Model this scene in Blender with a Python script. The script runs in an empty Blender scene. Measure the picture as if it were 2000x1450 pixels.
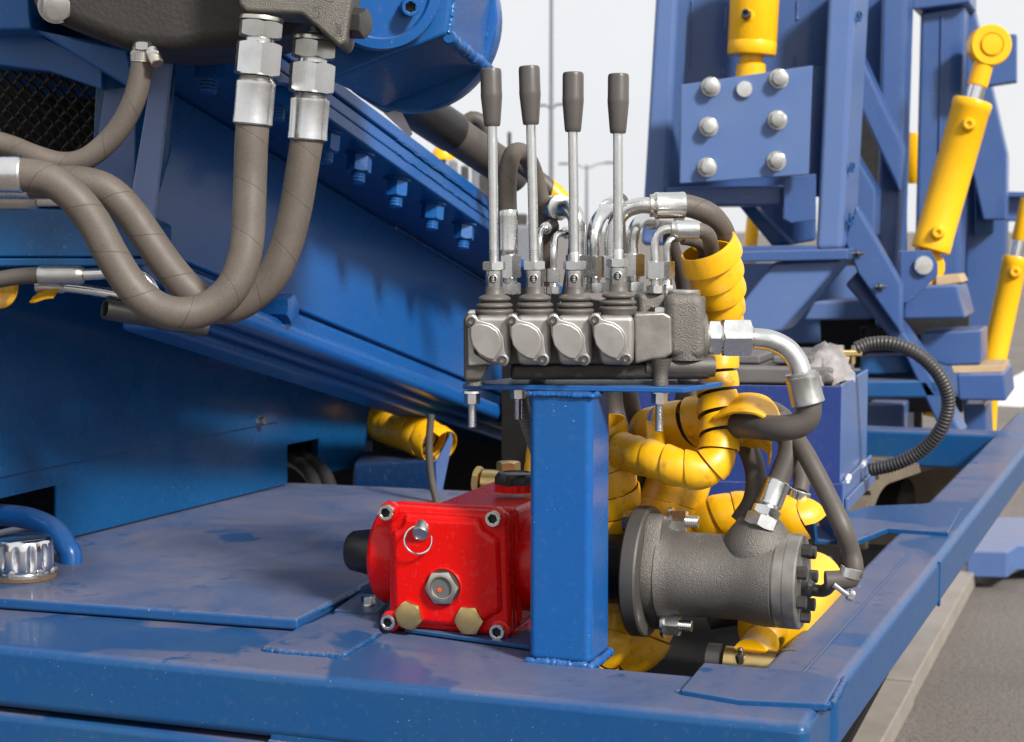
import bpy, math, random
from mathutils import Vector as V, Matrix

random.seed(7)
scene = bpy.context.scene
R = math.radians

# ------------------------------------------------------------------ camera
FPX = 60.0 / 36.0 * 2000.0            # focal length in photograph pixels
PITCH = math.atan(275.0 / FPX)
CAMZ = 1.0
cam_data = bpy.data.cameras.new('camera')
cam_data.sensor_width = 36.0
cam_data.lens = 60.0
cam_data.clip_start = 0.02
cam_data.clip_end = 3000
cam_data.dof.use_dof = True
cam_data.dof.focus_distance = 1.66
cam_data.dof.aperture_fstop = 13.0
cam = bpy.data.objects.new('camera', cam_data)
scene.collection.objects.link(cam)
cam.location = (0, 0, CAMZ)
cam.rotation_euler = (R(90) - PITCH, 0, 0)
scene.camera = cam

# ------------------------------------------------------------------ sky, sun, exposure
SUN_DIR = V((0.55, -0.72, 0.66)).normalized()     # towards the sun
world = bpy.data.worlds.new('World')
scene.world = world
world.use_nodes = True
wn = world.node_tree.nodes; wl = world.node_tree.links
wn.clear()
wo = wn.new('ShaderNodeOutputWorld')
bg = wn.new('ShaderNodeBackground')
sky = wn.new('ShaderNodeTexSky')
sky.sky_type = 'NISHITA'
sky.sun_disc = False
sky.sun_elevation = math.asin(SUN_DIR.z)
sky.sun_rotation = math.atan2(SUN_DIR.x, SUN_DIR.y)
sky.dust_density = 4.0
hs = wn.new('ShaderNodeHueSaturation'); hs.inputs['Saturation'].default_value = 0.25
cl = wn.new('ShaderNodeTexNoise'); cl.inputs['Scale'].default_value = 2.2; cl.inputs['Detail'].default_value = 5
cr = wn.new('ShaderNodeValToRGB')
cr.color_ramp.elements[0].position = 0.3; cr.color_ramp.elements[0].color = (7.6, 7.8, 8.1, 1)
cr.color_ramp.elements[1].position = 0.75; cr.color_ramp.elements[1].color = (9.4, 9.4, 9.4, 1)
tcw = wn.new('ShaderNodeTexCoord')
mx = wn.new('ShaderNodeMix'); mx.data_type = 'RGBA'
mx.inputs[0].default_value = 0.86          # thin bright overcast in front of the blue
wl.new(tcw.outputs['Generated'], cl.inputs['Vector'])
wl.new(cl.outputs['Fac'], cr.inputs['Fac'])
wl.new(sky.outputs[0], hs.inputs['Color'])
wl.new(hs.outputs[0], mx.inputs[6]); wl.new(cr.outputs[0], mx.inputs[7])
wl.new(mx.outputs[2], bg.inputs['Color'])
bg.inputs['Strength'].default_value = 0.087
wl.new(bg.outputs[0], wo.inputs['Surface'])

sun_data = bpy.data.lights.new('sun', 'SUN')
sun_data.energy = 4.2
sun_data.angle = R(9)
sun_data.color = (1.0, 0.965, 0.92)
sun = bpy.data.objects.new('sun', sun_data)
scene.collection.objects.link(sun)
sun.rotation_euler = (-SUN_DIR).to_track_quat('-Z', 'Y').to_euler()

scene.cycles.adaptive_threshold = 0.02
scene.cycles.max_bounces = 6
scene.cycles.diffuse_bounces = 3
scene.cycles.glossy_bounces = 3
scene.cycles.transmission_bounces = 4
scene.cycles.transparent_max_bounces = 6
scene.view_settings.view_transform = 'Standard'
scene.view_settings.look = 'None'
scene.view_settings.gamma = 1
scene.view_settings.exposure = 0.44
scene.view_settings.use_curve_mapping = False

# ------------------------------------------------------------------ where things stand
CF = V((0, math.cos(PITCH), -math.sin(PITCH))); CU = V((0, math.sin(PITCH), math.cos(PITCH))); CR = V((1, 0, 0))
CO = V((0, 0, CAMZ))
def ray(px, py): return CF + CR * ((px - 1000) / FPX) + CU * ((725 - py) / FPX)
def P(px, py, Y):                     # point seen at a photo pixel, Y metres ahead
    d = ray(px, py); return CO + d * (Y / d.y)
def G(px, py, z):                     # ... lying on the horizontal plane z
    d = ray(px, py); return CO + d * ((z - CAMZ) / d.z)
def PL(px, py, p0, n):                # ... lying on a plane
    d = ray(px, py); return CO + d * ((p0 - CO).dot(n) / d.dot(n))
def PP(Y, pts): return [P(x, y, Y) for x, y in pts]
def K(Y): return Y / FPX              # metres per photo pixel at that distance

PHI = R(19.8)
A = V((math.cos(PHI), -math.sin(PHI), 0))     # along the front beam, to the right
B = V((math.sin(PHI), math.cos(PHI), 0))      # along the side beam, away
Z = V((0, 0, 1)); X = V((1, 0, 0)); Y_ = V((0, 1, 0))

# ------------------------------------------------------------------ mesh building
def basis(axis, ref=None):
    w = axis.normalized()
    r = ref if ref is not None else (V((0, 0, 1)) if abs(w.z) < 0.9 else V((1, 0, 0)))
    u = r - w * r.dot(w)
    u.normalize()
    return u, w.cross(u), w

class MB:
    def __init__(s): s.v = []; s.f = []; s.uv = []
    def face(s, idx, uv=None): s.f.append(idx); s.uv.append(uv)
    def prism(s, pts, ext):
        n = len(pts); o = len(s.v)
        s.v += [V(p) for p in pts] + [V(p) + ext for p in pts]
        s.face(list(range(o, o + n))); s.face(list(range(o + 2 * n - 1, o + n - 1, -1)))
        for i in range(n):
            j = (i + 1) % n
            s.face([o + j, o + i, o + n + i, o + n + j])
        return s
    def box(s, c, hx, hy, hz):
        c = V(c)
        return s.prism([c - hx - hy - hz, c + hx - hy - hz, c + hx + hy - hz, c - hx + hy - hz], hz * 2)
    def rings(s, rings, cap0=True, cap1=True, close=True):
        o = len(s.v); n = len(rings[0])
        for r in rings: s.v += r
        for k in range(len(rings) - 1):
            for i in range(n if close else n - 1):
                j = (i + 1) % n
                s.face([o + k * n + i, o + k * n + j, o + (k + 1) * n + j, o + (k + 1) * n + i])
        if cap0: s.face(list(range(o + n - 1, o - 1, -1)))
        if cap1: s.face(list(range(o + (len(rings) - 1) * n, o + len(rings) * n)))
        return s
    def lathe(s, p, axis, prof, n=28, ref=None, cap0=True, cap1=True):
        u, v, w = basis(axis, ref); p = V(p); rs = []
        for e in prof:
            r, z = e[0], e[1]; kind = e[2] if len(e) > 2 else 'c'
            ring = []
            for i in range(n):
                a = 2 * math.pi * i / n; rr = r; zz = z
                if kind != 'c':
                    m = (a % (math.pi / 3)) - math.pi / 6
                    rr = r / math.cos(m)
                    if kind == 't': zz = z - (rr - r) * 0.62
                    if kind == 'b': zz = z + (rr - r) * 0.62
                ring.append(p + u * (rr * math.cos(a)) + v * (rr * math.sin(a)) + w * zz)
            rs.append(ring)
        return s.rings(rs, cap0, cap1)
    def cyl(s, p, q, r, n=28, c=0.0):
        p = V(p); q = V(q); L = (q - p).length
        if c: return s.lathe(p, q - p, [(r - c, 0), (r, c), (r, L - c), (r - c, L)], n)
        return s.lathe(p, q - p, [(r, 0), (r, L)], n)
    def hex(s, p, axis, r, z0, z1, ref=None, top=True, bot=True):
        pr = []
        if bot: pr += [(r * .95, z0), (r * .985, z0, 'b')]
        else: pr += [(r, z0, 'h')]
        if top: pr += [(r * .985, z1, 't'), (r * .95, z1)]
        else: pr += [(r, z1, 'h')]
        return s.lathe(p, axis, pr, 36, ref)
    def tube(s, pts, rad, n=22, cap=True):
        pts = [V(p) for p in pts]; m = len(pts)
        fr = frames(pts); o = len(s.v); L = 0; Ls = []
        for i, p in enumerate(pts):
            if i: L += (p - pts[i - 1]).length
            Ls.append(L)
            r = rad(L) if callable(rad) else (rad[i] if isinstance(rad, (list, tuple)) else rad)
            t, u, v = fr[i]
            for j in range(n):
                a = 2 * math.pi * j / n
                s.v.append(p + u * (r * math.cos(a)) + v * (r * math.sin(a)))
        for i in range(m - 1):
            for j in range(n):
                k = (j + 1) % n
                s.face([o + i * n + j, o + i * n + k, o + (i + 1) * n + k, o + (i + 1) * n + j],
                       [(j / n, Ls[i]), ((j + 1) / n, Ls[i]), ((j + 1) / n, Ls[i + 1]), (j / n, Ls[i + 1])])
        if cap:
            s.face(list(range(o + n - 1, o - 1, -1))); s.face(list(range(o + (m - 1) * n, o + m * n)))
        return s
    def torus(s, p, axis, R0, r, n=36, k=10):
        u, v, w = basis(axis); p = V(p)
        pts = []
        o = len(s.v)
        for i in range(n):
            a = 2 * math.pi * i / n; e = u * math.cos(a) + v * math.sin(a)
            for j in range(k):
                b = 2 * math.pi * j / k
                s.v.append(p + e * (R0 + r * math.cos(b)) + w * (r * math.sin(b)))
        for i in range(n):
            for j in range(k):
                i2 = (i + 1) % n; j2 = (j + 1) % k
                s.face([o + i * k + j, o + i2 * k + j, o + i2 * k + j2, o + i * k + j2])
        return s

def frames(pts):
    m = len(pts); out = []
    tang = []
    for i in range(m):
        a = pts[max(i - 1, 0)]; b = pts[min(i + 1, m - 1)]
        t = (b - a)
        tang.append(t.normalized() if t.length > 1e-9 else (tang[-1] if tang else V((0, 0, 1))))
    u, v, w = basis(tang[0])
    for i in range(m):
        t = tang[i]
        u = u - t * u.dot(t); u.normalize()
        out.append((t, u.copy(), t.cross(u)))
    return out

def spline(pts, step=0.006):
    pts = [V(p) for p in pts]
    if len(pts) == 2: ctrl = pts
    q = [pts[0] * 2 - pts[1]] + pts + [pts[-1] * 2 - pts[-2]]
    dense = []
    for i in range(1, len(q) - 2):
        p0, p1, p2, p3 = q[i - 1], q[i], q[i + 1], q[i + 2]
        for k in range(24):
            t = k / 24
            dense.append(0.5 * ((2 * p1) + (p2 - p0) * t + (2 * p0 - 5 * p1 + 4 * p2 - p3) * t * t + (3 * p1 - p0 - 3 * p2 + p3) * t ** 3))
    dense.append(pts[-1])
    return resample(dense, step)

def resample(d, step):
    L = [0]
    for i in range(1, len(d)): L.append(L[-1] + (d[i] - d[i - 1]).length)
    n = max(2, int(L[-1] / step)); out = []; j = 0
    for k in range(n + 1):
        s = L[-1] * k / n
        while j < len(d) - 2 and L[j + 1] < s: j += 1
        seg = L[j + 1] - L[j]
        out.append(d[j].lerp(d[j + 1], (s - L[j]) / seg if seg > 1e-12 else 0))
    return out

def px_path(pts, step=0.006): return spline([P(*p) for p in pts], step)

def make_mesh(name, mb, base=V((0, 0, 0)), angle=35, smooth=True):
    me = bpy.data.meshes.new(name)
    me.from_pydata([v - base for v in mb.v], [], mb.f)
    if any(u is not None for u in mb.uv):
        uvl = me.uv_layers.new(name='UVMap')
        for p, u in zip(me.polygons, mb.uv):
            if u is not None:
                for li, c in zip(p.loop_indices, u): uvl.data[li].uv = c
    import bmesh
    bm = bmesh.new(); bm.from_mesh(me)
    bmesh.ops.recalc_face_normals(bm, faces=bm.faces)
    lim = R(angle)
    for f in bm.faces: f.smooth = smooth
    for e in bm.edges:
        if len(e.link_faces) == 2 and e.calc_face_angle(0) > lim: e.smooth = False
    bm.to_mesh(me); bm.free()
    return me

def bevel(o, w, seg=3, ang=35):
    m = o.modifiers.new('bevel', 'BEVEL'); m.width = w; m.segments = seg
    m.limit_method = 'ANGLE'; m.angle_limit = R(ang); m.harden_normals = True
    m.use_clamp_overlap = True

def tag(o, label, cat, group=None):
    o['label'] = label; o['category'] = cat
    if group: o['group'] = group
    return o
def thing(name, label, cat, base, group=None):
    o = bpy.data.objects.new(name, None)
    o.empty_display_size = 0.05
    scene.collection.objects.link(o); o.location = base
    return tag(o, label, cat, group)
def world_of(o):
    l = V(o.location)
    while o.parent: o = o.parent; l += V(o.location)
    return l
def part(name, mb, m, parent=None, bev=0, seg=3, angle=35, label=None, bang=35):
    base = world_of(parent) if parent else V((0, 0, 0))
    me = make_mesh(name, mb, base, 180 if bev else angle)
    me.materials.append(M[m])
    o = bpy.data.objects.new(name, me); scene.collection.objects.link(o)
    if parent: o.parent = parent
    if bev: bevel(o, bev, seg, bang)
    if label: o['label'] = label
    return o
def solo(name, mb, m, label, cat, base, group=None, bev=0, seg=3, angle=35, bang=35):
    me = make_mesh(name, mb, base, 180 if bev else angle)
    me.materials.append(M[m])
    o = bpy.data.objects.new(name, me); scene.collection.objects.link(o); o.location = base
    if bev: bevel(o, bev, seg, bang)
    return tag(o, label, cat, group)

_cache = {}
def piece(name, key, fn, m, parent, p, axis, ref=None, spin=0):
    """a small repeated part (bolt, nut, screw): shares mesh data between alike pieces"""
    kk = (key, m)
    if kk not in _cache:
        mb = MB(); fn(mb)
        me = make_mesh(name, mb, angle=25); me.materials.append(M[m]); _cache[kk] = me
    o = bpy.data.objects.new(name, _cache[kk]); scene.collection.objects.link(o)
    u, v, w = basis(axis, ref)
    if spin: u, v = u * math.cos(spin) + v * math.sin(spin), v * math.cos(spin) - u * math.sin(spin)
    mt = Matrix((u, v, w)).transposed().to_4x4()
    base = world_of(parent) if parent else V((0, 0, 0))
    mt.translation = V(p) - base
    if parent: o.parent = parent
    o.matrix_local = mt
    return o
def hexbolt(parent, p, axis, af, m='zinc', name='bolt', washer=True, spin=0, h=None, m2=None):
    """hex head with washer, lying on the surface at p, head pointing along axis"""
    r = af / 2; h = h or af * .62; t = af * .12 if washer else 0
    def fn(mb):
        if washer: mb.lathe((0, 0, 0), Z, [(r * 1.32, -.0005), (r * 1.38, t * .3), (r * 1.36, t), (r * .9, t)], 28)
        mb.hex((0, 0, 0), Z, r, t, t + h, bot=False)
    return piece(name, ('hb', round(af, 4), washer, round(h, 4)), fn, m, parent, p, axis, spin=spin)
def stud(parent, p, axis, af, L, m='zinc', name='bolt', spin=0, d=None):
    """nut on a protruding threaded stud"""
    r = af / 2; d = d or af * .58; t = af * .12
    def fn(mb):
        mb.lathe((0, 0, 0), Z, [(r * 1.3, -.0005), (r * 1.34, t), (r * .9, t)], 28)
        mb.hex((0, 0, 0), Z, r, t, t + af * .75)
        thread(mb, V((0, 0, 0)), Z, d / 2, t + af * .7, L)
    return piece(name, ('st', round(af, 4), round(L, 4), round(d, 4)), fn, m, parent, p, axis, spin=spin)
def thread(mb, p, axis, r, z0, z1, pitch=None):
    pitch = pitch or r * .33
    n = max(3, int((z1 - z0) / pitch)); pr = [(r * .86, z0)]
    for i in range(n):
        a = z0 + (z1 - z0) * i / n; b = (z1 - z0) / n
        pr += [(r * .91, a + b * .12), (r, a + b * .45), (r, a + b * .62), (r * .91, a + b * .98)]
    pr += [(r * .7, z1 + r * .1)]
    mb.lathe(p, axis, pr, 18)
def socket(parent, p, axis, r, h, m='zinc', name='screw', spin=0, hexr=None):
    """socket head cap screw, head standing h above p"""
    hr = hexr or r * .55
    def fn(mb):
        mb.lathe((0, 0, 0), Z, [(r, -.001), (r, h * .88), (r * .93, h), (hr * 1.2, h), (hr * 1.15, h * .97), (hr, h * .96, 'h'), (hr, h * .35, 'h'), (hr * .5, h * .3)], 36)
    o = piece(name, ('so', round(r, 4), round(h, 4)), fn, m, parent, p, axis, spin=spin)
    if len(o.data.materials) == 1:
        o.data.materials.append(M['black_paint'])  # black on the recess faces stands in for the shade inside
        for f in o.data.polygons:
            if f.center.xy.length < hr * 1.12 and f.center.z < h * .95: f.material_index = 1
    return o
def weld(parent, pts, r, name='weld_bead', m='blue', seed=0):
    rnd = random.Random(seed + len(pts))
    path = resample([V(p) for p in pts], r * .38)
    rad = []
    for i in range(len(path)):
        ph = (i * .38 / 1.5) % 1.0
        rad.append(r * (.74 + .16 * ph + rnd.uniform(-.1, .1) + .10 * math.sin(i * .21 + seed)))
    path = [p + V((rnd.uniform(-1, 1), rnd.uniform(-1, 1), rnd.uniform(-1, 1) - 2.6)) * r * .14 for p in path]
    mb = MB(); mb.tube(path, rad, 9)
    return part(name, mb, m, parent, angle=60)

# ------------------------------------------------------------------ materials
M = {}
class NT:
    def __init__(s, name):
        s.m = bpy.data.materials.new(name); s.m.use_nodes = True
        s.t = s.m.node_tree; s.n = s.t.nodes; s.l = s.t.links
        s.b = s.n['Principled BSDF']; M[name] = s.m
        s.tc = s.n.new('ShaderNodeTexCoord'); s.co = s.tc.outputs['Object']
    def node(s, typ, ins=None, **kw):
        n = s.n.new(typ)
        for k, v in kw.items(): setattr(n, k, v)
        for k, v in (ins or {}).items():
            if hasattr(v, 'is_linked') or hasattr(v, 'links'): s.l.new(v, n.inputs[k])
            else: n.inputs[k].default_value = v
        return n
    def noise(s, scale, detail=4, rough=.55, vec=None, dist=0):
        return s.node('ShaderNodeTexNoise', {'Vector': vec or s.co, 'Scale': scale, 'Detail': detail, 'Roughness': rough, 'Distortion': dist}).outputs['Fac']
    def ramp(s, fac, a, b, lo=0., hi=1.):
        return s.node('ShaderNodeMapRange', {'Value': fac, 'From Min': a, 'From Max': b, 'To Min': lo, 'To Max': hi}).outputs[0]
    def mix(s, f, a, b, blend='MIX'):
        n = s.n.new('ShaderNodeMix'); n.data_type = 'RGBA'; n.blend_type = blend
        for i, v in ((0, f), (6, a), (7, b)):
            if hasattr(v, 'links'): s.l.new(v, n.inputs[i])
            else: n.inputs[i].default_value = v if i == 0 else (*v, 1) if len(v) == 3 else v
        return n.outputs[2]
    def math(s, op, a, b=0.):
        n = s.n.new('ShaderNodeMath'); n.operation = op
        for i, v in ((0, a), (1, b)):
            if hasattr(v, 'links'): s.l.new(v, n.inputs[i])
            else: n.inputs[i].default_value = v
        return n.outputs[0]
    def set(s, **kw):
        names = {'col': 'Base Color', 'rough': 'Roughness', 'metal': 'Metallic', 'spec': 'Specular IOR Level', 'coat': 'Coat Weight', 'coatr': 'Coat Roughness', 'trans': 'Transmission Weight', 'ior': 'IOR', 'alpha': 'Alpha', 'normal': 'Normal', 'emit': 'Emission Color', 'emits': 'Emission Strength'}
        for k, v in kw.items():
            i = s.b.inputs[names[k]]
            if hasattr(v, 'links'): s.l.new(v, i)
            else: i.default_value = (*v, 1) if isinstance(v, tuple) and len(v) == 3 else v
    def bump(s, h, strength, dist=.001, normal=None):
        n = s.n.new('ShaderNodeBump'); n.inputs['Strength'].default_value = strength; n.inputs['Distance'].default_value = dist
        s.l.new(h, n.inputs['Height'])
        if normal: s.l.new(normal, n.inputs['Normal'])
        return n.outputs[0]

def paint(name, col, col2, rough=.33, dust=0.0, dustcol=(.30, .29, .34), coat=.12, speck=True, spec=.30, wear=.75):
    t = NT(name)
    big = t.noise(9, 5, .6); fine = t.noise(140, 3)
    c = t.mix(t.ramp(big, .35, .7), col, col2)
    c = t.mix(t.math('MULTIPLY', t.ramp(fine, .58, .75), .10), c, (.16, .17, .22))
    if speck:
        # pin-head chips, hairline scratches and brownish scuffs
        sp = t.noise(420, 1, .4); gate = t.ramp(t.noise(14, 2), .45, .6)
        c = t.mix(t.math('MULTIPLY', t.math('MULTIPLY', t.ramp(sp, .75, .78), gate), .6), c, (.42, .42, .44))
        mp_ = t.node('ShaderNodeMapping', {'Vector': t.co, 'Scale': (11., 14., 420.), 'Rotation': (.5, .8, .3)}).outputs[0]
        sc = t.ramp(t.noise(1.0, 2, .5, mp_), .695, .72)
        c = t.mix(t.math('MULTIPLY', t.math('MULTIPLY', sc, t.ramp(big, .56, .66)), .32 * wear), c, (.30, .33, .42))
        c = t.mix(t.math('MULTIPLY', t.ramp(t.noise(31, 6, .72), .62, .74), .42 * wear), c, (.075, .065, .075))
    if dust:
        geo = t.node('ShaderNodeNewGeometry')
        sx = t.node('ShaderNodeSeparateXYZ', {0: geo.outputs['Normal']})
        up = t.ramp(sx.outputs['Z'], .55, .95)
        d1 = t.ramp(t.noise(5, 6, .65, dist=.6), .30, .62, .30, 1)
        clus = t.ramp(t.noise(7, 3), .46, .62)
        sp1 = t.math('MULTIPLY', t.ramp(t.noise(38, 6, .72), .55, .62), clus)
        sp2 = t.ramp(t.noise(3.1, 4, .5, dist=.4), .585, .60)
        d2 = t.math('SUBTRACT', 1.0, t.math('MULTIPLY', t.math('MAXIMUM', sp1, sp2), .82))
        d = t.math('MULTIPLY', t.math('MULTIPLY', up, d1), t.math('MULTIPLY', d2, dust))
        c = t.mix(d, c, dustcol)
        t.set(rough=t.math('ADD', t.ramp(fine, .2, .8, rough - .06, rough + .08), t.math('MULTIPLY', d, .35)))
    else:
        t.set(rough=t.ramp(t.noise(30, 4), .25, .75, rough - .07, rough + .10))
    h = t.math('ADD', t.noise(60, 3), t.math('MULTIPLY', fine, .35))
    t.set(col=c, coat=coat, coatr=.10, spec=spec, normal=t.bump(h, .12, .0012))
    return t
paint('blue', (.004, .056, .180), (.009, .062, .165), .34, dust=.85, dustcol=(.115, .113, .165))
paint('blue_dusty', (.008, .062, .20), (.014, .068, .185), .40, dust=.92, dustcol=(.130, .128, .175))
paint('blue_bright', (.005, .078, .285), (.009, .084, .26), .30, dust=.4, dustcol=(.14, .15, .22))
paint('blue_pale', (.17, .23, .42), (.14, .20, .38), .42, dust=.3)
paint('blue_faded', (.064, .118, .275), (.076, .128, .265), .38, dust=.75, dustcol=(.18, .17, .22), coat=.2)
paint('blue_mast', (.026, .068, .205), (.036, .078, .20), .36, dust=.7, dustcol=(.17, .16, .22), coat=.25)
paint('blue_violet', (.016, .036, .165), (.022, .044, .16), .36, dust=.6, dustcol=(.16, .15, .21))
paint('blue_shade', (.002, .018, .065), (.003, .022, .07), .32, dust=.3, dustcol=(.08, .08, .11))  # blue darkened to hold the shade on the step box
paint('blue_panel', (.002, .055, .165), (.003, .066, .185), .26, coat=.2, wear=.3)
paint('yellow_paint', (.84, .44, .003), (.78, .39, .003), .30, speck=False)
paint('red_paint', (.62, .0012, .0007), (.54, .0025, .001), .24, dust=.22, dustcol=(.34, .13, .12), coat=.12, speck=False, spec=.22)
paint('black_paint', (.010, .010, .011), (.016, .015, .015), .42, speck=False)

def metal(name, col, col2, rough, scale=40, bump=.05, bs=200, met=1.0, bd=.0006):
    t = NT(name)
    c = t.mix(t.ramp(t.noise(scale, 4), .35, .7), col, col2)
    t.set(col=c, metal=met, rough=t.ramp(t.noise(scale * 2.2, 5, .6), .2, .8, rough - .08, rough + .12),
          normal=t.bump(t.noise(bs, 3), bump, bd))
    return t
metal('zinc', (.74, .74, .73), (.62, .62, .60), .24, bump=.02)
metal('zinc_dull', (.52, .52, .50), (.42, .41, .38), .34, bump=.03)
metal('chrome', (.80, .80, .80), (.74, .74, .74), .12, bump=.02)
metal('zinc_yellow', (.60, .56, .45), (.55, .53, .48), .32, bump=.03)
metal('brass', (.66, .48, .21), (.56, .40, .16), .34)
metal('dark_steel', (.075, .070, .068), (.10, .095, .09), .38, met=.7)
metal('aluminium', (.36, .345, .325), (.27, .258, .242), .40, 25, .12, 700, met=.75)
metal('cast_iron', (.15, .138, .122), (.105, .097, .086), .44, 18, .75, 800, met=.45, bd=.0014)
metal('cast_dark', (.085, .078, .070), (.06, .056, .051), .48, 18, .5, 1100, met=.35, bd=.0007)
metal('cast_shade', (.030, .026, .023), (.022, .020, .018), .52, 18, .7, 220, met=.3, bd=.001)  # casting colour darkened to stand for shade on undersides and inner parts
metal('machined', (.30, .285, .26), (.22, .205, .185), .36, 60, .15, 320, met=.7)

def plain(name, col, rough, col2=None, scale=40, bump=.08, bs=300, spec=.5, dist=.0008):
    t = NT(name)
    c = t.mix(t.ramp(t.noise(scale, 5, .6), .3, .72), col, col2 or tuple(x * .75 for x in col))
    t.set(col=c, rough=t.ramp(t.noise(scale * 1.7, 4), .25, .75, rough - .06, rough + .08), spec=spec, normal=t.bump(t.noise(bs, 3), bump, dist))
    return t
plain('black_rubber', (.022, .020, .019), .55)
plain('boot_rubber', (.105, .094, .085), .48, (.080, .072, .065))
plain('knob', (.080, .070, .064), .36, (.066, .058, .053), bump=.05)
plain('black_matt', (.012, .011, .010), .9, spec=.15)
plain('black_plastic', (.014, .013, .014), .36)
plain('conduit', (.042, .038, .036), .42)
plain('wood', (.42, .30, .17), .7, (.33, .23, .13), 30)
plain('cork', (.26, .15, .07), .8, (.12, .07, .035), 300)
plain('battery_plastic', (.13, .12, .115), .5, (.085, .08, .078), 22)
plain('track_rubber', (.16, .125, .085), .75, (.10, .08, .06), 14, .4, 90)
plain('orange_dot', (.75, .10, .02), .4)
plain('paper', (.62, .60, .66), .6)
plain('lamp_grey', (.17, .18, .20), .5)
plain('white_line', (.70, .69, .67), .7, (.52, .51, .49), 6)
plain('rail_grey', (.26, .23, .20), .6, (.20, .17, .145), 12)
plain('tie', (.45, .44, .42), .4)

# wrapped rubber hose: the cloth wrap leaves a thin spiral seam
t = NT('hose')
uv = t.node('ShaderNodeSeparateXYZ', {0: t.tc.outputs['UV']})
ph = t.math('FRACT', t.math('ADD', t.math('MULTIPLY', uv.outputs['Y'], 1 / .047), uv.outputs['X']))
seam = t.ramp(t.math('ABSOLUTE', t.math('SUBTRACT', ph, .5)), .0, .014, 1, 0)
n1 = t.noise(24, 5, .6); n2 = t.noise(700, 2)
c = t.mix(t.ramp(n1, .3, .7), (.108, .087, .071), (.074, .061, .051))
c = t.mix(t.math('MULTIPLY', t.ramp(n2, .45, .8), .35), c, (.17, .145, .12))
c = t.mix(t.math('MULTIPLY', seam, .75), c, (.025, .021, .019))
hh = t.math('SUBTRACT', t.math('MULTIPLY', n2, .25), t.math('MULTIPLY', seam, 1.0))
t.set(col=c, rough=t.ramp(n1, .3, .7, .50, .64), spec=.4, normal=t.bump(hh, .35, .0006))
t = NT('hose_plain')
n1 = t.noise(24, 5, .6); n2 = t.noise(700, 2)
t.set(col=t.mix(t.ramp(n1, .3, .7), (.085, .072, .062), (.058, .050, .044)), rough=t.ramp(n1, .3, .7, .46, .6), spec=.4, normal=t.bump(n2, .12, .0006))

t = NT('yellow_plastic')
n1 = t.noise(16, 5, .65); n2 = t.noise(60, 5, .7)
c = t.mix(t.ramp(n1, .3, .7), (.80, .42, .002), (.70, .35, .002))
c = t.mix(t.math('MULTIPLY', t.ramp(n2, .55, .72), .62), c, (.17, .10, .03))
t.set(col=c, rough=t.ramp(n2, .3, .7, .32, .5), normal=t.bump(t.noise(120, 3), .10, .001), coat=.1)
t.b.inputs['Subsurface Weight'].default_value = 0.0

t = NT('glass'); t.set(col=(.95, .93, .85), rough=.06, trans=1.0, ior=1.45)
t = NT('film')
n1 = t.noise(30, 4)
t.set(col=(.40, .37, .36), rough=.3, alpha=t.ramp(n1, .3, .7, .4, .8), normal=t.bump(n1, .5, .01))

t = NT('asphalt')
n1 = t.noise(380, 3, .6); n2 = t.noise(1.3, 5, .6); vo = t.node('ShaderNodeTexVoronoi', {'Vector': t.co, 'Scale': 150.}).outputs['Distance']
c = t.mix(t.ramp(n1, .35, .7), (.105, .090, .080), (.235, .205, .186))
c = t.mix(t.ramp(vo, .05, .6), c, (.125, .108, .097))
c = t.mix(t.math('MULTIPLY', t.ramp(n2, .35, .7), .4), c, (.25, .215, .19))
c = t.mix(t.math('MULTIPLY', t.ramp(t.noise(80, 4, .7), .48, .64), .7), c, (.07, .06, .055))
t.set(col=c, rough=.85, normal=t.bump(t.math('ADD', n1, vo), .6, .004))

# ------------------------------------------------------------------ builders for hoses, fittings, wraps
def hose(name, label, pts, rad, m='hose', group=None, step=.006, extra=None, cat='hose'):
    path = px_path(pts, step)
    base = path[0]
    o = thing(name, label, cat, base, group)
    mb = MB(); mb.tube(path, rad); part('rubber_tube', mb, m, o, angle=80)
    return o, path

def ferrule(parent, p, q, r, m='zinc', name='ferrule', flats=10, lip=True):
    """crimped sleeve from p (nut end) to q (hose end)"""
    p = V(p); q = V(q); L = (q - p).length
    mb = MB(); n = (flats or 10) * 4
    u, v, w = basis(q - p)
    prof = [(.62, 0, 0), (.80, .02, 0), (.93, .10, 0), (1.0, .14, 0), (1.0, .20, 0), (.985, .24, 1), (.98, .80, 1), (.99, .86, 0), (1.0, .97, 0), (.94, 1.0, 0), (.80, 1.0, 0)]
    rs = []
    for f, z, k in prof:
        ring = []
        for i in range(n):
            a = 2 * math.pi * i / n
            rr = r * f * ((1 - .035 * (abs(math.cos(a * flats / 2)) < .25)) if k and flats else 1)
            ring.append(p + u * rr * math.cos(a) + v * rr * math.sin(a) + w * L * z)
        rs.append(ring)
    mb.rings(rs)
    return part(name, mb, m, parent, angle=30)

def nut(parent, p, axis, r, z0, z1, m='zinc', name='nut', spin=0):
    def fn(mb): mb.hex((0, 0, 0), Z, r, 0, z1 - z0)
    ax = V(axis).normalized()
    return piece(name, ('nut', round(r, 5), round(z1 - z0, 5)), fn, m, parent, V(p) + ax * z0, ax, spin=spin)

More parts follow.
